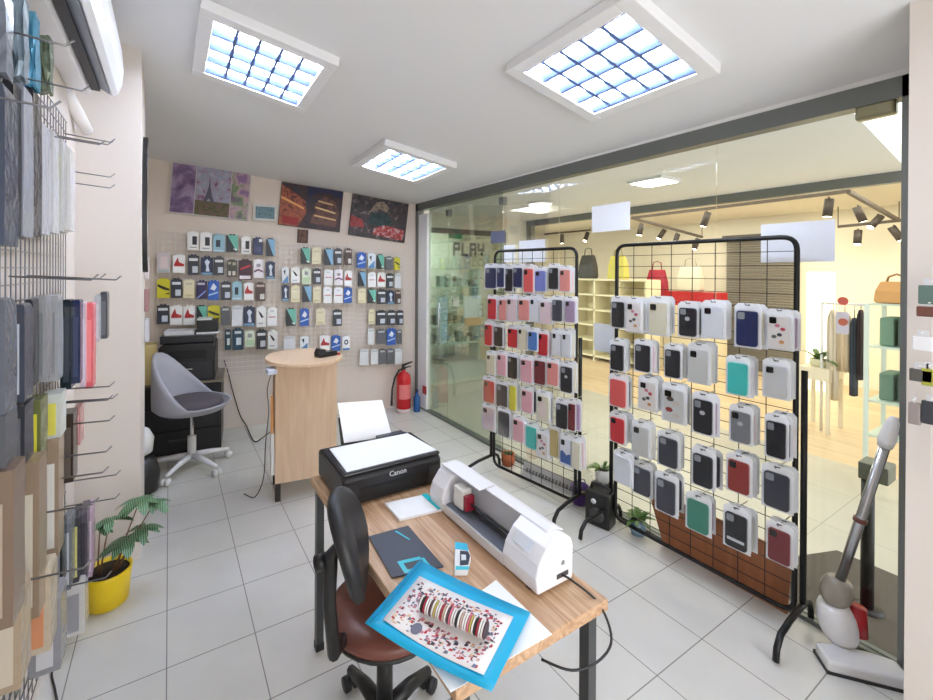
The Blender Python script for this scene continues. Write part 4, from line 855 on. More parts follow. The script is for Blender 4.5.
cable([(bx+.09, cy0-.002, ZT+.032), (bx+.10, cy0-.03, ZT+.028), (bx+.135, cy0-.085, ZT-.01), (bx+.13, cy0-.125, ZT-.07), (bx+.07, cy0-.13, ZT-.095), (bx+.0, cy0-.11, ZT-.10), (bx-.05, cy0-.06, ZT-.09)], .0032, 'power_lead', 'black power lead looping from the cutting machine over the desk edge')
# papers and mats
wp = [pz(u, v, ZT+.002) for u, v in [(496, 580), (552, 634), (450.5, 692), (415, 640)]]
single(lift(wp, ZT+.0008, ZT+.0022), 'paper_sheet', PAPER, 'large white sheet under the blue mat at the near desk corner', 'paper')
dk = [pz(u, v, ZT+.003) for u, v in [(368.6, 537), (408, 526), (443.8, 567), (392, 578)]]
t = thing('cutting_mat', 'black mat with cyan marking lying beside the blue mat', 'cutting mat', (.62, -.48, ZT))
lift(dk, ZT+.0023, ZT+.005).build('sheet', M(40, 44, 56, .45), t)
def onp(P, a, b): return P[0]*(1-a)*(1-b)+P[1]*a*(1-b)+P[2]*a*b+P[3]*(1-a)*b
lg = MB()
for a0, b0, a1, b1 in ((.25, .72, .34, .98), (.34, .72, .72, .78), (.34, .92, .72, .98), (.72, .76, .78, .94)):
    lg.quad3([Vector((*onp(dk, *q_).xy, ZT+.0052)) for q_ in ((a0, b0), (a1, b0), (a1, b1), (a0, b1))], (0, 0, .0005))
lg.build('marking', M(40, 186, 204, .4), t); lg = MB()
lg.quad3([Vector((*onp(dk, *q_).xy, ZT+.0052)) for q_ in ((.62, .06), (.66, .05), (.8, .32), (.77, .33))], (0, 0, .0005))
lg.build('marking', M(40, 186, 204, .4), t)
mt_ = [(365, 623.4), (419.7, 560.6), (530.5, 613), (491.7, 692)]
zz = [ZT+.035, ZT+.012, ZT+.008, ZT+.02]
MC = [pz(u, v, z) for (u, v), z in zip(mt_, zz)]
t = thing('blue_mat', 'bright cyan-blue grip mat overhanging the near desk corner', 'cutting mat', (MC[2].x, MC[2].y, ZT))
def patch(C4, a0, a1, b0, b1, dz, th, n=8):
    m_ = MB(); vs = []
    for lay in (0, th):
        for j in range(n+1):
            for i in range(n+1):
                a = a0+(a1-a0)*i/n; b = b0+(b1-b0)*j/n; p = onp(C4, a, b); sag = -.010*math.sin(math.pi*b)*(.4+.6*(1-a))
                vs.append((p.x, p.y, p.z+max(sag, -(p.z-ZT-.006))+dz+lay))
    k = (n+1)**2; fs = []
    for j in range(n):
        for i in range(n): q_ = (j*(n+1)+i, j*(n+1)+i+1, (j+1)*(n+1)+i+1, (j+1)*(n+1)+i); fs.append(q_[::-1]); fs.append(tuple(x+k for x in q_))
    for i in range(n):
        for f in ((i, i+1), ((n)*(n+1)+i+1, n*(n+1)+i), ((i+1)*(n+1), i*(n+1)), (i*(n+1)+n, (i+1)*(n+1)+n)): fs.append((f[0], f[1], f[1]+k, f[0]+k))
    m_.smooth = True; return m_.add(vs, fs)
patch(MC, 0, 1, 0, 1, 0, .002).build('sheet', M(10, 168, 214, .4), t)
ln = patch(MC, .02, .98, .03, .035, .0024, .0002); ln.build('scale_line', M(10, 110, 150, .4), t)
tk = MB(); k = 0
for i in range(40): a = .02+.96*i/40; q1, q2 = onp(MC, a, .035), onp(MC, a+.004, .035); q3, q4 = onp(MC, a+.004, .075), onp(MC, a, .075)
# picture sheet on the mat, via bilinear coordinates of the mat
SH = [pz(u, v, onp(MC, *ab).z) for (u, v), ab in zip([(383, 621), (419.7, 577.7), (513.4, 618.8), (483.7, 677)], [(.08, .16), (.86, .12), (.9, .88), (.12, .9)])]
SH = [Vector((p.x, p.y, p.z+.003)) for p in SH]
t = thing('picture_sheet', 'printed sheet of tiny coloured drawings on the blue mat', 'printed sheet', (SH[2].x, SH[2].y, ZT))
patch(SH, 0, 1, 0, 1, .001, .0008).build('sheet', M(236, 232, 232, .6), t)
pr = MB(); pc = [M(190, 40, 50, .5), M(46, 46, 60, .5), M(200, 130, 140, .5), M(110, 110, 130, .5), M(220, 190, 160, .5), M(120, 50, 60, .5)]
r3 = random.Random(3)
for i in range(480):
    a, b = r3.uniform(.05, .93), r3.uniform(.05, .95)
    if .33 < a < .7 and .25 < b < .85: continue
    w1, h1 = r3.uniform(.006, .03), r3.uniform(.005, .02); pr.mi = r3.randrange(6)
    pp = []
    for da, db in ((-w1, -h1), (w1, -h1*.6), (w1*.8, h1), (-w1*.6, h1)):
        aa, bb = min(1, max(0, a+da)), min(1, max(0, b+db)); p = onp(SH, aa, bb); sag = -.010*math.sin(math.pi*bb)*(.4+.6*(1-aa)); pp.append(Vector((p.x, p.y, p.z+max(sag, -(p.z-ZT-.006))+.0022)))
    pr.quad3(pp, (0, 0, .0004))
for a, b, sa, sb in ((.2, .14, .14, .07), (.62, .1, .12, .05), (.15, .3, .1, .05)):      # bigger grey drawings
    pr.mi = 3; pr.quad3([Vector((p.x, p.y, p.z-.004)) for p in (onp(SH, a+sa*math.cos(k), b+sb*math.sin(k)) for k in [i*math.pi/5 for i in range(10)])], (0, 0, .0005))
pr.build('drawings', pc, t)
# roll of bracelets
A_, B_ = pz(421, 606, ZT+.035), pz(487, 634, ZT+.035)
dd = (B_-A_); Ln = dd.length; dn = dd.normalized(); sd = Vector((-dn.y, dn.x, 0)); up = sd.cross(dn) if sd.cross(dn).z > 0 else -sd.cross(dn)
zr = onp(SH, .5, .5).z
A_.z = zr+.021; B_.z = zr+.021
t = thing('bracelet_roll', 'roll threaded with many beaded bracelets lying on the picture sheet', 'bracelet roll', ((A_+B_)/2-Vector((0, 0, .016))))
MB().tube([A_, B_], .0145, 14).build('roll', M(60, 56, 64, .6), t)
bcs = [M(220, 216, 214, .4), M(34, 32, 36, .4), M(170, 40, 60, .4), M(200, 170, 150, .4), M(236, 232, 230, .4), M(90, 60, 70, .4), M(220, 120, 140, .4), M(196, 176, 90, .4)]
for i in range(30):
    c = A_+dd*(i+.5)/30; R_ = .0165; pts = [c+(sd*math.cos(k*math.pi/6)+Vector((0, 0, 1))*math.sin(k*math.pi/6))*R_+dn*.002*math.sin(k*math.pi/6) for k in range(13)]
    MB().tube(pts, .0023, 5, caps=False).build('bracelet', bcs[i % 8 if i % 3 else 4], t)
# tape cutter
t = thing('tape_cutter', 'small white and cyan hand cutter with dark window on the desk', 'hand cutter', (.757, -.618, ZT), math.radians(-36))
MB().prism([(-.022, -.065), (.016, -.06), (.026, .0), (.016, .055), (-.022, .06)], 0, .018, 'z').build('body', M(236, 238, 242, .4), t, local=True, bevel=.003)
MB().prism([(-.021, .028), (.020, .022), (.016, .054), (-.021, .059)], .018, .0195, 'z').build('cap', M(40, 180, 214, .4), t, local=True)
MB().prism([(-.006, -.045), (.018, -.04), (.024, .0), (.018, .018), (-.006, .018)], .018, .0195, 'z').build('window', M(40, 48, 66, .3), t, local=True)
MB().prism([(-.002, -.025), (.012, -.022), (.012, .0), (-.002, .0)], .0195, .0203, 'z').build('tag', M(220, 224, 230, .3), t, local=True)
MB().prism([(-.018, -.064), (.018, -.06), (.022, -.048), (-.018, -.05)], .018, .0195, 'z').build('cap', M(60, 196, 214, .4), t, local=True)

# ================================================================== WORK CHAIR
scx, scy = .63, -.36
t = thing('task_chair', 'black task chair with round brown seat tucked against the desk', 'chair', (scx, scy, 0), 0)
SB = mat('brown_vinyl', srgb(112, 66, 56), .35, vary=.25, vscale=14)
def W3(x, y, z): return (x, y, z)
MB().lathe([(.02, .42), (.16, .425), (.185, .445), (.185, .455)], (scx, scy, 0), 28).build('seat_shell', BLACK, t)
MB().lathe([(.182, .455), (.19, .47), (.18, .49), (.12, .502), (.01, .505)], (scx, scy, 0), 28).build('seat_cushion', SB, t)
bc = Vector((.425, -.50, .825))
ba = math.radians(-68)  # back faces +x mostly, slightly toward camera
nx = Vector((.86, -.46, .0)).normalized(); sx_ = Vector((-nx.y, nx.x, 0)); upv = (Vector((0, 0, 1))-nx*.3).normalized(); nx = sx_.cross(upv)
def oval(dn_, s1, s2, nm_, mm, sc=1):
    m_ = MB(); m_.smooth = True; vs = []; n = 24; sec = [(0, .0), (0, .9), (.012, 1), (.03, .97), (.04, .8), (.043, 0)]
    for d_, r_ in sec:
        for k_ in range(n):
            a = 2*math.pi*k_/n; cc_ = .02*abs(math.cos(a))**2
            vs.append(bc+nx*(d_+dn_+cc_*1.2*r_)+sx_*s1*max(r_, .02)*math.cos(a)*sc+upv*s2*max(r_, .02)*math.sin(a)*sc)
    fs = [(i*n+k_, i*n+(k_+1) % n, (i+1)*n+(k_+1) % n, (i+1)*n+k_) for i in range(len(sec)-1) for k_ in range(n)]
    m_.add(vs, fs); m_.build(nm_, mm, t)
oval(0, .138, .15, 'backrest', M(28, 28, 32, .45))
MB().tube([bc-nx*.005, bc-nx*.03+Vector((0, 0, -.02)), bc-nx*.035+Vector((0, 0, -.15)), bc-nx*.02+Vector((0, 0, -.30)), Vector((scx-.10, scy+.04, .425)), Vector((scx, scy, .42))], [.016, .02, .019, .019, .018, .018], 10).build('back_support', BLACK, t)
MB().tube([bc-nx*.045+sx_*.0+Vector((0, 0, -.03)), bc-nx*.075+Vector((0, 0, -.03))], .022, 10).build('knob', BLACK, t)
MB().tube([(scx, scy, .09), (scx, scy, .42)], .027, 12).build('gas_column', BLACK, t)
for k_ in range(5):
    a = math.radians(k_*72+23); d_ = Vector((math.cos(a), math.sin(a), 0)); o_ = Vector((scx, scy, 0))
    lo = MB().tube([o_+d_*.02+Vector((0, 0, .12)), o_+d_*.14+Vector((0, 0, .105)), o_+d_*.25+Vector((0, 0, .07))], [.03, .024, .018], 8).build('leg', BLACK, t)
    s = Vector((-d_.y, d_.x, 0)); cst = MB()
    for g in (-.018, .018): cst.tube([o_+d_*.25+s*(g-.01)+Vector((0, 0, .026)), o_+d_*.25+s*(g+.01)+Vector((0, 0, .026))], .026, 14)
    cst.build('caster', M(34, 34, 38, .5), lo)

# ================================================================== PLANTS
def leaf(m_, base, tipd, L, w, bend=.25, up_=Vector((0, 0, 1)), seg=5):
    d = tipd.normalized(); s = d.cross(up_); s = s.normalized() if s.length > 1e-3 else Vector((1, 0, 0)); nn = s.cross(d)
    vs = []
    for i in range(seg+1):
        f = i/seg; c = base+d*L*f-Vector((0, 0, 1))*bend*L*f*f; ww = w*math.sin(math.pi*min(.98, f*.92+.05))**.8
        vs += [c-s*ww+nn*.12*ww, c, c+s*ww+nn*.12*ww]
    fs = []
    for i in range(seg): a = i*3; fs += [(a, a+1, a+4, a+3), (a+1, a+2, a+5, a+4)]
    m_.smooth = True; m_.add(vs, fs)
def leaf_mat(name, a, b, sc=60):
    def f(nt, bs):
        tc = N(nt, 'ShaderNodeTexCoord'); wv = N(nt, 'ShaderNodeTexWave'); wv.inputs['Scale'].default_value = sc; wv.inputs['Distortion'].default_value = 3; nt.links.new(tc.outputs['Object'], wv.inputs['Vector'])
        rp = N(nt, 'ShaderNodeValToRGB'); nt.links.new(wv.outputs['Fac'], rp.inputs[0]); rp.color_ramp.elements[0].color = (*a, 1); rp.color_ramp.elements[1].color = (*b, 1); rp.color_ramp.elements[0].position = .62; rp.color_ramp.elements[1].position = .95
        nt.links.new(rp.outputs[0], bs.inputs['Base Color']); bs.inputs['Roughness'].default_value = .4
    return node_mat(name, f)
LF = leaf_mat('veined_leaf', S(36, 82, 46), S(160, 196, 156), 45); LG2 = leaf_mat('fresh_leaf', S(66, 104, 50), S(120, 150, 70), 30)
q = Vector((-.245, .87, 0))
t = thing('potted_plant', 'veined green houseplant in a bright yellow pot by the left pillar', 'plant', q)
MB().lathe([(.062, 0), (.085, .01), (.098, .15), (.100, .165), (.092, .165), (.088, .14), (.02, .138)], q, 28).build('pot', M(240, 206, 26, .35), t)
MB().lathe([(.088, .138), (.088, .148), (.01, .152)], q, 20).build('soil', M(48, 36, 32, .95, bump=.6), t)
stm = MB(); fol = MB(); r4 = random.Random(5)
for (u, v), nl_, L, base in (((118, 468), 0, 0, 0), ((140, 500), 8, .10, (.03, 0)), ((110, 520), 7, .085, (-.03, 0)), ((128, 540), 8, .11, (.02, -.02)), ((155, 502), 7, .085, (.04, 0)), ((100, 526), 6, .07, (-.04, .0)), ((142, 528), 7, .09, (.03, -.02))):
    if not nl_: continue
    c = pY(u, v, .84+r4.uniform(-.05, .05)); b0 = q+Vector((base[0], base[1], .145))
    stm.tube([b0, (b0+c)/2+Vector((0, 0, .015)), c], [.0045, .0035, .0025], 5)
    for k_ in range(nl_):
        a = 2*math.pi*k_/nl_+r4.random(); leaf(fol, c, Vector((math.cos(a), math.sin(a), .1)), L*r4.uniform(.8, 1.15), L*.25, .45)
stm.build('stem', M(120, 90, 60, .6), t); fol.build('foliage', LF, t)
def small_plant(q, label, pot_m, pr_, h, nl_, L, lm, name='potted_plant', r5=random.Random(8)):
    t = thing(name, label, 'plant', q)
    MB().lathe([(pr_*.75, 0), (pr_, h*.3), (pr_, h), (pr_*.88, h), (pr_*.85, h*.86), (.01, h*.86)], q, 20).build('pot', pot_m, t)
    MB().lathe([(pr_*.84, h*.86), (pr_*.8, h*.92), (.01, h*.93)], q, 14).build('soil', M(50, 40, 34, .95), t)
    f = MB()
    for k_ in range(nl_):
        a = r5.uniform(0, 6.28); leaf(f, q+Vector((math.cos(a)*pr_*.3, math.sin(a)*pr_*.3, h*.9)), Vector((math.cos(a), math.sin(a), r5.uniform(.4, 1.8))), L*r5.uniform(.7, 1.1), L*.11, .5)
    f.build('foliage', lm, t)
small_plant(Vector((2.47, -.08, 0)), 'small leafy plant in a blue grey pot under the near rack', M(120, 146, 164, .3), .045, .10, 22, .12, LG2)
small_plant(Vector((2.475, .17, .205)), 'small plant in a white pot behind the black speaker', M(232, 232, 234, .3), .045, .09, 16, .11, LG2)
single(box((2.43, .12, 0), (2.52, .22, .205)), 'stand_box', M(60, 60, 64, .5), 'dark plinth carrying the white potted plant between the racks', 'plinth')
q = Vector((2.45, .33, 0)); t = thing('plastic_bucket', 'purple plastic bucket behind the foot of the far rack', 'bucket', q)
MB().lathe([(.045, 0), (.055, .12), (.06, .125), (.054, .125), (.05, .02), (.01, .02)], q, 20).build('body', M(84, 52, 130, .35), t)
MB().tube([q+Vector((-.058, 0, .118)), q+Vector((-.05, 0, .15)), q+Vector((0, 0, .17)), q+Vector((.05, 0, .15)), q+Vector((.058, 0, .118))], .004, 6).build('handle', M(60, 40, 96, .4), t)
q = Vector((2.42, 1.02, 0)); small_plant(q, 'small plant in a terracotta pot at the far rack foot', M(176, 96, 60, .7), .055, .10, 8, .06, LG2)
# speaker
q = pz(598, 527); t = thing('speaker', 'black portable speaker with carry handle on the floor between racks', 'speaker', (q.x+.05, q.y+.02, 0), math.radians(-75))
MB().box((-.075, -.06, .0), (.075, .06, .21)).build('cabinet', BLACK, t, local=True, bevel=.008)
MB().lathe([(.045, 0), (.045, .004), (.02, .001), (.012, .006), (.001, .006)], (0, 0, 0), 20, Matrix.Translation((.0, -.06, .075)) @ Matrix.Rotation(math.pi/2, 4, 'X')).build('woofer', M(60, 60, 64, .4), t, local=True)
MB().lathe([(.016, 0), (.016, .004), (.001, .004)], (0, 0, 0), 16, Matrix.Translation((-.02, -.06, .155)) @ Matrix.Rotation(math.pi/2, 4, 'X')).build('tweeter', M(206, 206, 210, .4), t, local=True)
MB().tube([(-.06, 0, .2), (-.055, 0, .235), (0, 0, .245), (.055, 0, .235), (.06, 0, .2)], .009, 8).build('handle', BLACK, t, local=True)
# leaning board, banner
bp = [pX(u, v, 2.50) for u, v in [(650, 493), (700, 510), (792, 555), (787, 605), (668, 540)]]
bp = [Vector((2.50, p.y, max(p.z, .0))) for p in bp]
bp[3].z = .0; bp[4].z = .0; bp[4].y = bp[4].y
bp[4] = Vector((2.50, -.22, 0)); bp[3] = Vector((2.5, -.80, 0)); bp[0] = Vector((2.5, -.13, .27))
single(MB().quad3(bp, (.008, 0, 0)), 'wooden_board', BOARDW, 'brown wooden board leaning on the glass behind the near rack', 'board')
t = thing('banner_strip', 'white printed strip leaning low behind the far rack', 'banner', (2.40, .6, 0))
ba_, bb_ = Vector((2.36, .80, .02)), Vector((2.44, .36, .02)); ev = (bb_-ba_).normalized()
MB().quad3([ba_, bb_, bb_+Vector((.03, 0, .10)), ba_+Vector((.03, 0, .10))], (.004, 0, 0)).build('panel', M(196, 196, 198, .5), t)
lt = MB()
for k_ in range(14): a = ba_+ev*(.03+.028*k_)+Vector((.009, 0, .035)); lt.quad3([a, a+ev*.018, a+ev*.018+Vector((.009, 0, .03)), a+Vector((.009, 0, .03))], (-.002, 0, 0))
lt.build('print', M(120, 122, 126, .5), t)

# ================================================================== RIGHT SIDE
# stick vacuum leaning at the jamb
hp, lp = pX(893, 418, 2.44), pX(840, 575, 2.33); fl = Vector((2.24, -.99, 0))
hp = Vector((2.46, hp.y, hp.z)); 
t = thing('stick_vacuum', 'white and red stick vacuum with steel tube leaning at the right jamb', 'vacuum cleaner', (fl.x, fl.y, 0))
lp = pz(836, 592, .25)
dv = (hp-lp)
MB().tube([lp+dv*.08, lp+dv*.86], .017, 14).build('tube', CHROME, t)
MB().tube([lp+dv*.84, lp+dv*.88, lp+dv*.97, lp+dv], [.022, .027, .02, .012], 14).build('grip', M(232, 232, 234, .35), t)
MB().tube([lp+dv*.42, lp+dv*.44], .022, 12).build('tube_collar', M(110, 60, 50, .4), t)
MB().tube([lp+dv*(-.06+.14*i/10) for i in range(11)], [.022+.032*math.sin(math.pi*(i+.8)/11.6)**.6 for i in range(11)], 24).build('dust_bin', M(150, 144, 134, .15), t)
bs_ = pz(842, 640, .05)
MB().tube([bs_+(lp-dv*.06-bs_)*(i/10) for i in range(11)], [.03+.036*math.sin(math.pi*(i+.9)/11.8)**.5 for i in range(11)], 24).build('motor_body', M(236, 236, 238, .3), t)
MB().tube([bs_+Vector((.02, -.04, .05)), bs_+Vector((.02, -.04, .16))], [.035, .03], 12).build('red_cover', M(170, 24, 36, .3), t)
hd = MB(); nb_ = pz(862, 668, .02); hd.prism([(-.13, -.05), (.13, -.05), (.13, .05), (.05, .065), (-.05, .065), (-.13, .05)], .0, .05, 'z', Matrix.Translation((nb_.x, nb_.y, 0)) @ Matrix.Rotation(math.radians(-50), 4, 'Z')); hd.build('floor_head', M(222, 222, 224, .35), t, bevel=.01)
h2 = MB(); h2.prism([(-.134, -.054), (.134, -.054), (.134, .054), (.05, .069), (-.05, .069), (-.134, .054)], .0, .012, 'z', Matrix.Translation((nb_.x, nb_.y, 0)) @ Matrix.Rotation(math.radians(-50), 4, 'Z')); h2.build('bumper', BLACK, t)
# goods at the right wall
RX = 2.12
t = thing('wire_grid_panel', 'wire grid on the right wall past the glass partition', 'wire grid', (RX-.03, -1.6, .9))
mb = MB()
for i in range(19): y = -2.2+.9*i/18; mb.box((RX-.032, y-.0015, .95), (RX-.029, y+.0015, 1.62))
for j in range(14): z = .95+.67*j/13; mb.box((RX-.035, -2.2, z-.0015), (RX-.032, -1.3, z+.0015))
mb.build('wire_mesh', WIRE, t)
b2 = MB(); 
for y in (-2.0, -1.5): b2.box((RX-.029, y-.01, 1.2), (RX, y+.01, 1.22))
b2.build('wall_bracket', WIRE, t)
RG = t
its = [(912, 933, 336, 352, (232, 232, 236), 'white'), (909, 933, 368, 384, (90, 88, 84), 'dark'), (921, 940, 368, 388, (170, 170, 70), 'yellow green'), (908, 920, 402, 426, (150, 140, 136), 'brown grey'), (921, 945, 400, 428, (60, 62, 68), 'charcoal'), (918, 945, 285, 305, (96, 120, 112), 'green grey'), (916, 945, 306, 318, (110, 70, 60), 'brown')]
for i, (a, b, c, d, cc_, l) in enumerate(its):
    A1, B1 = pX(a, c, RX-.10), pX(b, d, RX-.10)
    t = thing('hanging_pack', '%s pack on the wire grid of the right wall, %s one down' % (l, ORD[[2, 3, 4, 5, 6, 0, 1][i]]), 'hanging pack', (RX-.09, (A1.y+B1.y)/2, B1.z))
    ya_, yb2 = sorted((A1.y, B1.y))
    MB().box((RX-.10, ya_, B1.z), (RX-.08, yb2, A1.z)).build('pouch', M(*cc_, .3), t, bevel=.003)
    MB().box((RX-.095, ya_+.01, A1.z), (RX-.09, yb2-.01, A1.z+.02)).build('header', M(216, 216, 220, .4), t)
    ym = (ya_+yb2)/2; MB().tube([(RX-.03, ym, A1.z+.015), (RX-.12, ym, A1.z+.012)], .002, 5).build('hook', WIRE, RG)

# ================================================================== PAPER SIGNS ON THE GLASS
def gsign(u0, u1, v0, v1, label, col=(232, 236, 246), x=XG-.003):
    a, b = pX(u0, (v0+v1)/2, x), pX(u1, (v0+v1)/2, x); zt = pX((u0+u1)/2, v0, x).z; zb_ = pX((u0+u1)/2, v1, x).z
    return single(box((x-.0012, min(a.y, b.y), zb_), (x, max(a.y, b.y), zt)), 'paper_sign', M(*col, .6), label, 'paper sign')
gsign(592, 630, 204, 231, 'white paper sheet on the partition glass above the gap between racks')
gsign(761, 835, 222, 262, 'large white paper on the glass at the top right of the near rack')
gsign(594, 615, 324, 352, 'small white paper on the glass left of the near rack')
gsign(519, 545, 240, 262, 'white paper on the glass behind the top of the far rack')
gsign(504, 515, 245, 262, 'narrow white paper on the glass, left of another behind the far rack')
gsign(491, 505, 231, 243, 'dark blue grey square notice on the glass above the far rack', (84, 88, 110))
t = thing('sticker', 'round red and white sticker on the right glass above the framed one', 'sticker', pX(843, 301, XG-.002))
def disc(u, v, r, mm, nm_, par, x): c = pX(u, v, x); MB().prism([(c.y+r*math.cos(i*math.pi/10), c.z+r*math.sin(i*math.pi/10)) for i in range(20)], x-.001, x, 'x').build(nm_, mm, par)
disc(843, 301, .018, M(222, 110, 90, .5), 'disc', t, XG-.002)
t = thing('sticker', 'small poster with orange emblem on the right glass', 'sticker', pX(843, 322, XG-.002))
a, b = pX(836, 322, XG-.002), pX(849, 322, XG-.002); zt, zb_ = pX(843, 312, XG-.002).z, pX(843, 334, XG-.002).z
box((XG-.0035, b.y, zb_), (XG-.002, a.y, zt)).build('sheet', M(232, 226, 232, .5), t); disc(843, 322, .016, M(214, 120, 90, .5), 'emblem', t, XG-.0037)
gsign(422.6, 426.5, 386, 394, 'tiny red square sticker low on the white jamb', (176, 60, 60), XG-.032)
# door handle bar on far glass
t = thing('pull_bar', 'long vertical steel pull bar on the far glass door', 'pull bar', (XG-.04, 2.2, .8))
MB().tube([(XG-.05, 2.2, .8), (XG-.05, 2.2, 1.25)], .010, 10).build('bar', CHROME, t); MB().tube([(XG-.05, 2.2, .86), (XG+.004, 2.2, .86)], .006, 8).build('standoff', CHROME, t); MB().tube([(XG-.05, 2.2, 1.19), (XG+.004, 2.2, 1.19)], .006, 8).build('standoff', CHROME, t)

# ================================================================== CORRIDOR END SHOP
def esign(u, v, s, size, mm, label, Y=3.315):
    c = pY(u, v, Y); t = thing('window_lettering', label, 'lettering', c); text_mesh('letters', s, size, mm, t, basis(c, Vector((1, 0, 0)), Vector((0, 0, 1)), Vector((0, -1, 0))), .002, .012); return t
LP = {'P': ['1111', '1..1', '1111', '1...', '1...'], 'L': ['1...', '1...', '1...', '1...', '1111'], 'A': ['1111', '1..1', '1111', '1..1', '1..1'], 'Y': ['1..1', '1..1', '1111', '..1.', '..1.']}
c = pY(453, 242, 3.315); t = thing('window_lettering', 'dark blocky letters PLAY on the shop window at the corridor end', 'lettering', c)
cw_ = (pY(484, 242, 3.315).x-c.x)/19; ch_ = (c.z-pY(453, 256, 3.315).z)/5
for li, ch in enumerate('PLAY'):
    lm_ = MB()
    for rr, rw in enumerate(LP[ch]):
        for k_, b_ in enumerate(rw):
            if b_ == '1': x = c.x+(li*5+k_)*cw_; z = c.z-(rr+1)*ch_; lm_.box((x, 3.312, z), (x+cw_*1.01, 3.316, z+ch_*1.01))
    lm_.build('letter', M(16, 18, 20, .5), t)
def eposter(u0, u1, v0, v1, col, label, Y=3.31, name='poster', cat='poster'):
    a, b = pY(u0, v0, Y), pY(u1, v1, Y); return single(box((a.x, Y, b.z), (b.x, Y+.004, a.z)), name, M(*col, .6), label, cat)
eposter(449, 462, 231, 239, (60, 150, 110), 'small green exit-style sticker at the top of the corridor end window')
eposter(464, 481, 296, 317, (206, 224, 226), 'pale poster in the middle of the corridor end window')
eposter(465, 481, 318, 325, (196, 160, 96), 'wooden coloured notice under the pale poster at the corridor end')
eposter(453, 459, 298, 306, (232, 236, 236), 'tiny white square notice left of the pale poster')
eposter(437, 447, 297, 343, (170, 206, 216), 'tall light blue panel at the left of the corridor end window')
t = thing('shop_shelf', 'green shelving with small goods inside the shop at the corridor end', 'shelving', (4.0, 4.6, 0))
sf = MB()
for k_ in range(5): sf.box((3.31, 4.5, .3+.33*k_), (4.85, 4.8, .3299+.33*k_))
sf.box((3.28, 4.5, 0), (3.31, 4.8, 1.65)); sf.box((4.85, 4.5, 0), (4.88, 4.8, 1.65)); sf.build('shelves', M(182, 200, 184, .5), t)
r6 = random.Random(2)
for k_ in range(4):
    x = 3.36; ix = 0
    while x < 4.75:
        w_ = r6.uniform(.06, .14); h_ = r6.uniform(.08, .2); cl = r6.choice([(220, 226, 216), (110, 140, 120), (190, 200, 190), (160, 150, 120), (70, 90, 86)])
        single(box((x, 4.55, .33+.33*k_), (x+w_, 4.7, .33+.33*k_+h_)), 'goods_box', M(*cl, .5), 'small goods box, %s from left on %s shelf up of the far green shelving' % (ORD[ix], ORD[k_]), 'box', group='boxes on the far green shelving'); ix += 1; x += w_+r6.uniform(.02, .1)

# ================================================================== BOUTIQUE BEHIND THE CORRIDOR
# track lights
ZR = 2.42
def tpt(u, v):
    p = pz(u, v, ZR); return p if p.x < 8.0 and p.y < 5.3 else pX(u, v, 7.9)
def track(pts, label, heads, plan=None):
    P = [tpt(u, v) for u, v in pts]; t = thing('track_light', label, 'track light', (P[0]+P[-1])/2)
    rail = MB()
    for a, b in zip(P, P[1:]):
        d = (b-a).normalized(); s = Vector((-d.y, d.x, 0))*.02; rail.quad3([a-s, b-s, b+s, a+s], (0, 0, .035))
    rail.build('rail', M(84, 74, 66, .5), t)
    cp = MB()
    for a in P: cp.tube([a+Vector((0, 0, .03)), Vector((a.x, a.y, 2.5))], .006, 6)
    cp.build('suspension', M(84, 74, 66, .5), t)
    for (u, v), dr in heads:
        a = tpt(u, v)-Vector((0, 0, .01)); d = Vector(dr).normalized(); h_ = MB().tube([a, a+Vector((0, 0, -.05))], .01, 6).build('arm', M(70, 62, 56, .5), t)
        c = a+Vector((0, 0, -.07)); MB().tube([c-d*.05, c+d*.14], .042, 12).build('spot_head', M(70, 62, 58, .5), t); MB().tube([c+d*.138, c+d*.1415], .034, 12).build('lens', mat('spot_glow', (1, 1, 1), .5, emit=(1, .9, .7), es=18), t)
track([(632, 219), (848, 193), (899, 222), (838, 228)], 'long black track with spotlights on the boutique ceiling, right part', [((707, 210), (-.1, .3, -1)), ((829, 196), (0, .1, -1)), ((858, 204), (.2, -.3, -1)), ((878, 213), (-.6, .4, -.8)), ((894, 224), (.1, -.5, -1)), ((858, 228), (-.2, 0, -1))])
track([(632, 219), (702, 238)], 'short black track with four spotlights above the near rack', [((641, 222), (-.2, .1, -1)), ((663, 228), (-.5, .4, -1)), ((677, 232), (-.2, .2, -1)), ((697, 237), (-.3, .2, -1))])
track([(521, 237), (590, 231)], 'black track with spotlights above the far rack', [((562, 233), (0, 0, -1)), ((587, 231), (-.5, 0, -1))])
# shelving unit behind far rack
XS = 6.6
def bx_at(X, u0, u1, v0, v1, dep=.3):
    a, b = pX(u0, (v0+v1)/2, X), pX(u1, (v0+v1)/2, X); zt = pX((u0+u1)/2, v0, X).z; zb_ = pX((u0+u1)/2, v1, X).z
    return (X, min(a.y, b.y), max(0, zb_)), (X+dep, max(a.y, b.y), zt)
a, b = bx_at(XS, 572, 645, 280, 440, .4)
t = thing('display_shelf', 'cream lit display shelving of shoes and bags in the boutique', 'shelving', (XS, (a[1]+b[1])/2, 0))
sf = MB(); PC = M(240, 232, 200, .5)
top_z = b[2]; nsh = 5
for k_ in range(nsh+1): z = .08+(top_z-.08)*k_/nsh; sf.box((XS, a[1], z-.015), (XS+.4, b[1], z+.015))
sf.build('shelf_board', PC, t); sd_ = MB()
for k_ in range(4): y = a[1]+(b[1]-a[1])*k_/3; sd_.box((XS, y-.015, 0), (XS+.4, y+.015, top_z))
sd_.build('upright', PC, t); box((XS+.4, a[1], 0), (XS+.42, b[1], top_z)).build('back_panel', M(244, 232, 196, .5), t)
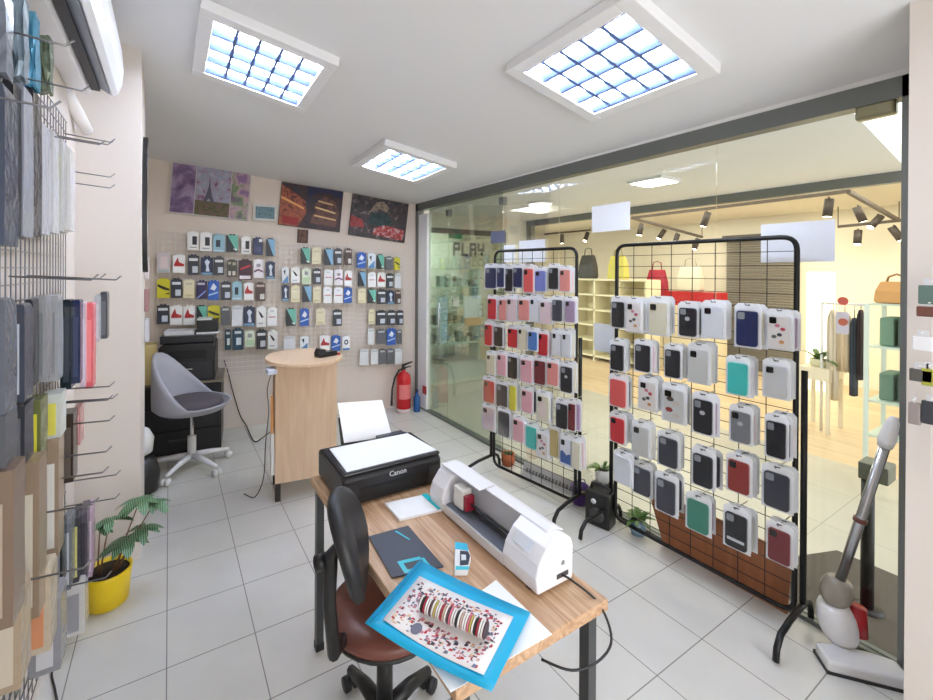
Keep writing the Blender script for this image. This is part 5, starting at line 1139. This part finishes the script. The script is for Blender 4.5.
def handbag(X, u0, u1, v0, v1, col, label, dep=.16):
    a, b = bx_at(X, u0, u1, v0, v1, dep); z1 = a[2]+(b[2]-a[2])*.78; ym = (a[1]+b[1])/2; W = b[1]-a[1]
    t = thing('handbag', label, 'handbag', ((a[0]+b[0])/2, ym, a[2]))
    m_ = MB(); vs = []
    for f, sx, sy in ((0, .9, 1), (.1, 1, 1.0), (.55, .94, .9), (.9, .8, .5), (1, .76, .3)):
        for px_, py_ in ((-1, -1), (1, -1), (1, 1), (-1, 1)): vs.append(((a[0]+b[0])/2+px_*dep/2*sy, ym+py_*W/2*sx, a[2]+(z1-a[2])*f))
    m_.add(vs, [(0, 3, 2, 1), (16, 17, 18, 19)]+[(i*4+k_, i*4+(k_+1) % 4, (i+1)*4+(k_+1) % 4, (i+1)*4+k_) for i in range(4) for k_ in range(4)]); m_.build('body', M(*col, .5), t, bevel=.01)
    MB().tube([(a[0]+dep/2, ym-W*.25, z1-.01), (a[0]+dep/2, ym-W*.2, b[2]-.01), (a[0]+dep/2, ym+W*.0, b[2]+.01), (a[0]+dep/2, ym+W*.2, b[2]-.01), (a[0]+dep/2, ym+W*.25, z1-.01)], .008, 6).build('handle', M(*[int(c*.8) for c in col], .5), t)
def on_top(X, u0, u1, h_px, z):   # pixel rows for a thing whose base is at height z
    y = pX((u0+u1)/2, 300, X).y; cp = Vector((X, y, z)); d = cp-CAM; v = CYP-FPX*d.dot(UP)/d.dot(FW); return v-h_px, v
v0, v1 = on_top(XS+.1, 608, 624, 30, top_z+.016); handbag(XS+.1, 607, 624, v0, v1, (206, 196, 96), 'yellow handbag on top of the boutique display shelving')
v0, v1 = on_top(XS+.1, 579, 593, 30, top_z+.016); handbag(XS+.1, 578, 593, v0, v1, (60, 58, 56), 'black and white handbag on top of the boutique display shelving, left end')
XB = 7.2
a, b = bx_at(XB, 664, 716, 292, 330, .35)
zr0 = pX(690, 306, XB).z
single(box((XB, a[1], zr0), (XB+.35, b[1], b[2])), 'display_box', M(190, 28, 36, .4), 'red display box under the white handbag in the boutique', 'box')
single(box((XB, a[1], 0), (XB+.35, b[1], zr0-.001)), 'display_plinth', M(236, 226, 200, .5), 'cream plinth under the red display box in the boutique', 'plinth')
zt_ = b[2]
v0, v1 = on_top(XB+.05, 680, 690, 33, zt_+.002); handbag(XB+.05, 676, 700, v0, v1, (226, 226, 206), 'white handbag on the red plinth in the boutique')
handbag(XB+.0, 645, 664, 262, 297, (176, 40, 66), 'crimson handbag left of the white one in the boutique')
a, b = bx_at(XB, 640, 665.5, 297, 330, .3); single(box((XB-.05, a[1]+.04, 0), (XB+.25, b[1]+.04, pX(655, 297, XB).z-.001)), 'display_plinth', M(236, 226, 200, .5), 'cream display plinth under the crimson handbag', 'plinth')
# slatted shutter
a, b = bx_at(8.2, 726, 795, 240, 330, .06); t = thing('roller_shutter', 'grey slatted shutter on the boutique far wall behind the near rack', 'shutter', (8.2, (a[1]+b[1])/2, 0))
sm_ = MB(); z = 0.0
while z < b[2]: sm_.quad3([(8.2, a[1], z), (8.2, b[1], z), (8.22, b[1], z+.035), (8.22, a[1], z+.035)], (.006, 0, 0)); z += .04
sm_.build('slats', M(128, 122, 112, .6), t); box((8.17, a[1]-.05, b[2]), (8.3, b[1]+.05, b[2]+.1)).build('shutter_box', M(90, 84, 78, .5), t)
# lit panel + wardrobe
a, b = bx_at(7.6, 806, 832, 272, 440, .1)
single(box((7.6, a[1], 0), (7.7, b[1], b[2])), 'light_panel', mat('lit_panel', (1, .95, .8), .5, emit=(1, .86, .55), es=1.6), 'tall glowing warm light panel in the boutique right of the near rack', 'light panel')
# console table with plant/shoe
a, b = bx_at(5.6, 797, 829, 368, 430, .4); zt_ = b[2]
t = thing('console_table', 'pale wooden console table in the boutique right of the near rack', 'table', (5.8, (a[1]+b[1])/2, 0))
box((5.6, a[1], zt_-.12), (6.0, b[1], zt_)).build('top', M(236, 226, 204, .5), t)
for x in (5.61, 5.96):
    for y in (a[1]+.0, b[1]-.03): box((x, y, 0), (x+.03, y+.03, zt_-.12)).build('leg', M(236, 226, 204, .5), t)
q = Vector((5.75, (a[1]+b[1])/2, zt_)); small_plant(q, 'green sculpture plant on the pale console table', M(220, 214, 180, .4), .07, .08, 12, .24, LG2)
# clothes rail
XC = 5.7
zr_ = pX(845, 304, XC).z; ya_, yb2 = pX(868, 304, XC).y, pX(822, 304, XC).y
t = thing('clothes_rail', 'white clothes rail in the boutique left of the glass cabinet', 'clothes rail', (XC, (ya_+yb2)/2, 0))
MB().tube([(XC, ya_, zr_), (XC, yb2, zr_)], .012, 8).build('bar', WHITE, t)
for y in (ya_, yb2):
    MB().tube([(XC, y, 0), (XC, y, zr_)], .012, 8).build('post', WHITE, t)
def garment(X, u0, u1, v0, v1, col, label, zr):
    a, b = bx_at(X, u0, u1, v0, v1, .1); ym, W = (a[1]+b[1])/2, b[1]-a[1]; t = thing('garment', label, 'garment', (X, ym, a[2]))
    m_ = MB(); n = 8; vs = []; m_.smooth = True
    for f in (0, .35, .7, .92, 1):
        w_ = W/2*(1 if f < .8 else (.9 if f < .95 else .35))
        for k_ in range(n+1):
            y = ym-w_+2*w_*k_/n; vs.append((X+.02*math.sin(k_*2.1+f)-.03*(1-abs(2*k_/n-1)), y, a[2]+(b[2]-a[2])*f))
        for k_ in range(n+1):
            y = ym+w_-2*w_*k_/n; vs.append((X+.05+.01*math.sin(k_*2.1), y, a[2]+(b[2]-a[2])*f))
    r_ = 2*(n+1); m_.add(vs, [tuple(range(r_))[::-1], tuple(range(4*r_, 5*r_))]+[(i*r_+k_, i*r_+(k_+1) % r_, (i+1)*r_+(k_+1) % r_, (i+1)*r_+k_) for i in range(4) for k_ in range(r_)]); m_.build('cloth', M(*col, .9), t)
    MB().tube([(X+.02, ym, b[2]-.01), (X+.02, ym, zr+.012)], .004, 5).build('hanger', CHROME, t)
garment(XC, 827, 838, 310, 400, (236, 224, 204), 'cream coat hanging at the left of the boutique clothes rail', zr_)
garment(XC, 838, 850, 312, 372, (226, 206, 176), 'beige top hanging second on the boutique clothes rail', zr_)
garment(XC, 850, 857, 318, 396, (74, 84, 96), 'slate trousers hanging third on the boutique clothes rail', zr_)
garment(XC, 857, 863, 310, 380, (70, 60, 62), 'dark slim garment at the right end of the boutique clothes rail', zr_)
# glass cabinet
XV = 4.3
ya_, yb2 = pX(925, 400, XV).y, pX(866, 400, XV).y; zc = pX(880, 304, XV).z
t = GCAB = thing('glass_cabinet', 'glass display cabinet with white posts behind the right jamb', 'display cabinet', (XV, (ya_+yb2)/2, 0))
ps = MB()
for x in (XV, XV+.4):
    for y in (ya_, yb2): MB().box((x-.012, y-.012, 0), (x+.012, y+.012, zc)).build('post', M(222, 232, 222, .4), t)
for z in (zc, pX(880, 347, XV).z, pX(880, 402, XV).z, .45): MB().box((XV, ya_, z-.012), (XV+.4, yb2, z)).build('shelf', M(206, 222, 208, .3), t)
v0, v1 = on_top(XV+.1, 874, 903, 28, zc+.001); handbag(XV+.1, 873, 915, v0, v1, (206, 152, 92), 'tan leather handbag on top of the glass cabinet by the right jamb')
z1 = pX(880, 402, XV).z+.001
z2 = pX(880, 347, XV).z+.001
for i, (y, c_, l) in enumerate(((yb2-.08, (120, 150, 130), 'sage'), (yb2-.17, (86, 110, 96), 'dark green'), (yb2-.26, (150, 170, 150), 'pale green'), (yb2-.35, (206, 206, 186), 'cream'))):
    single(box((XV+.08, y-.035, z2), (XV+.3, y+.035, z2+.2)), 'folded_garment', M(*c_, .9), '%s folded garment on the upper shelf of the glass cabinet' % l, 'garment', bevel=.01)
    single(box((XV+.08, y-.035, z1), (XV+.3, y+.035, z1+.19)), 'folded_garment', M(*[int(k_*.9) for k_ in c_], .9), '%s folded garment on the middle shelf of the glass cabinet' % l, 'garment', bevel=.01)
single(MB().prism([(-.12, 0), (.12, 0), (.12, .03), (.03, .05), (-.04, .09), (-.12, .08)], -.04, .04, 'y', Matrix.Translation((XV+.2, yb2-.18, .4501)) @ Matrix.Rotation(1.5, 4, 'Z')), 'shoe', M(60, 50, 46, .4), 'dark shoe on the lowest shelf of the glass cabinet', 'shoe')
# black post and box in corridor behind jamb
q = pz(872, 600); q.x = 2.85; q = Vector((2.86, pX(868, 480, 2.86).y, 0))
t = thing('queue_post', 'black post on round foot in the corridor behind the vacuum', 'post', q)
MB().tube([q+Vector((0, 0, .02)), q+Vector((0, 0, .62))], .024, 12).build('pole', BLACK, t); MB().lathe([(.06, 0), (.06, .012), (.03, .02)], q, 20).build('foot', BLACK, t)
single(box((q.x-.02, q.y-.07, .621), (q.x+.1, q.y+.03, .70)), 'grey_box', M(110, 112, 100, .5), 'small grey box on top of the black corridor post', 'box', bevel=.004)
single(MB().prism([(XG+.06, -.62), (3.0, -.64), (3.31, -.75), (3.31, -1.35), (XG+.06, -1.35)], .0, .008, 'z'), 'dark_floor_patch', M(84, 76, 68, .8), 'dark flat patch on the corridor floor behind the vacuum', 'mat')  # thin slab added for the dark band of floor by the glass
# cable on floor near left grid
cable([pz(66, 640, .005), pz(62, 655, .005), pz(52, 672, .005), pz(55, 690, .005), pz(60, 715, .005)], .004, 'floor_cable', 'thin black cable lying on the floor below the left wall grid')
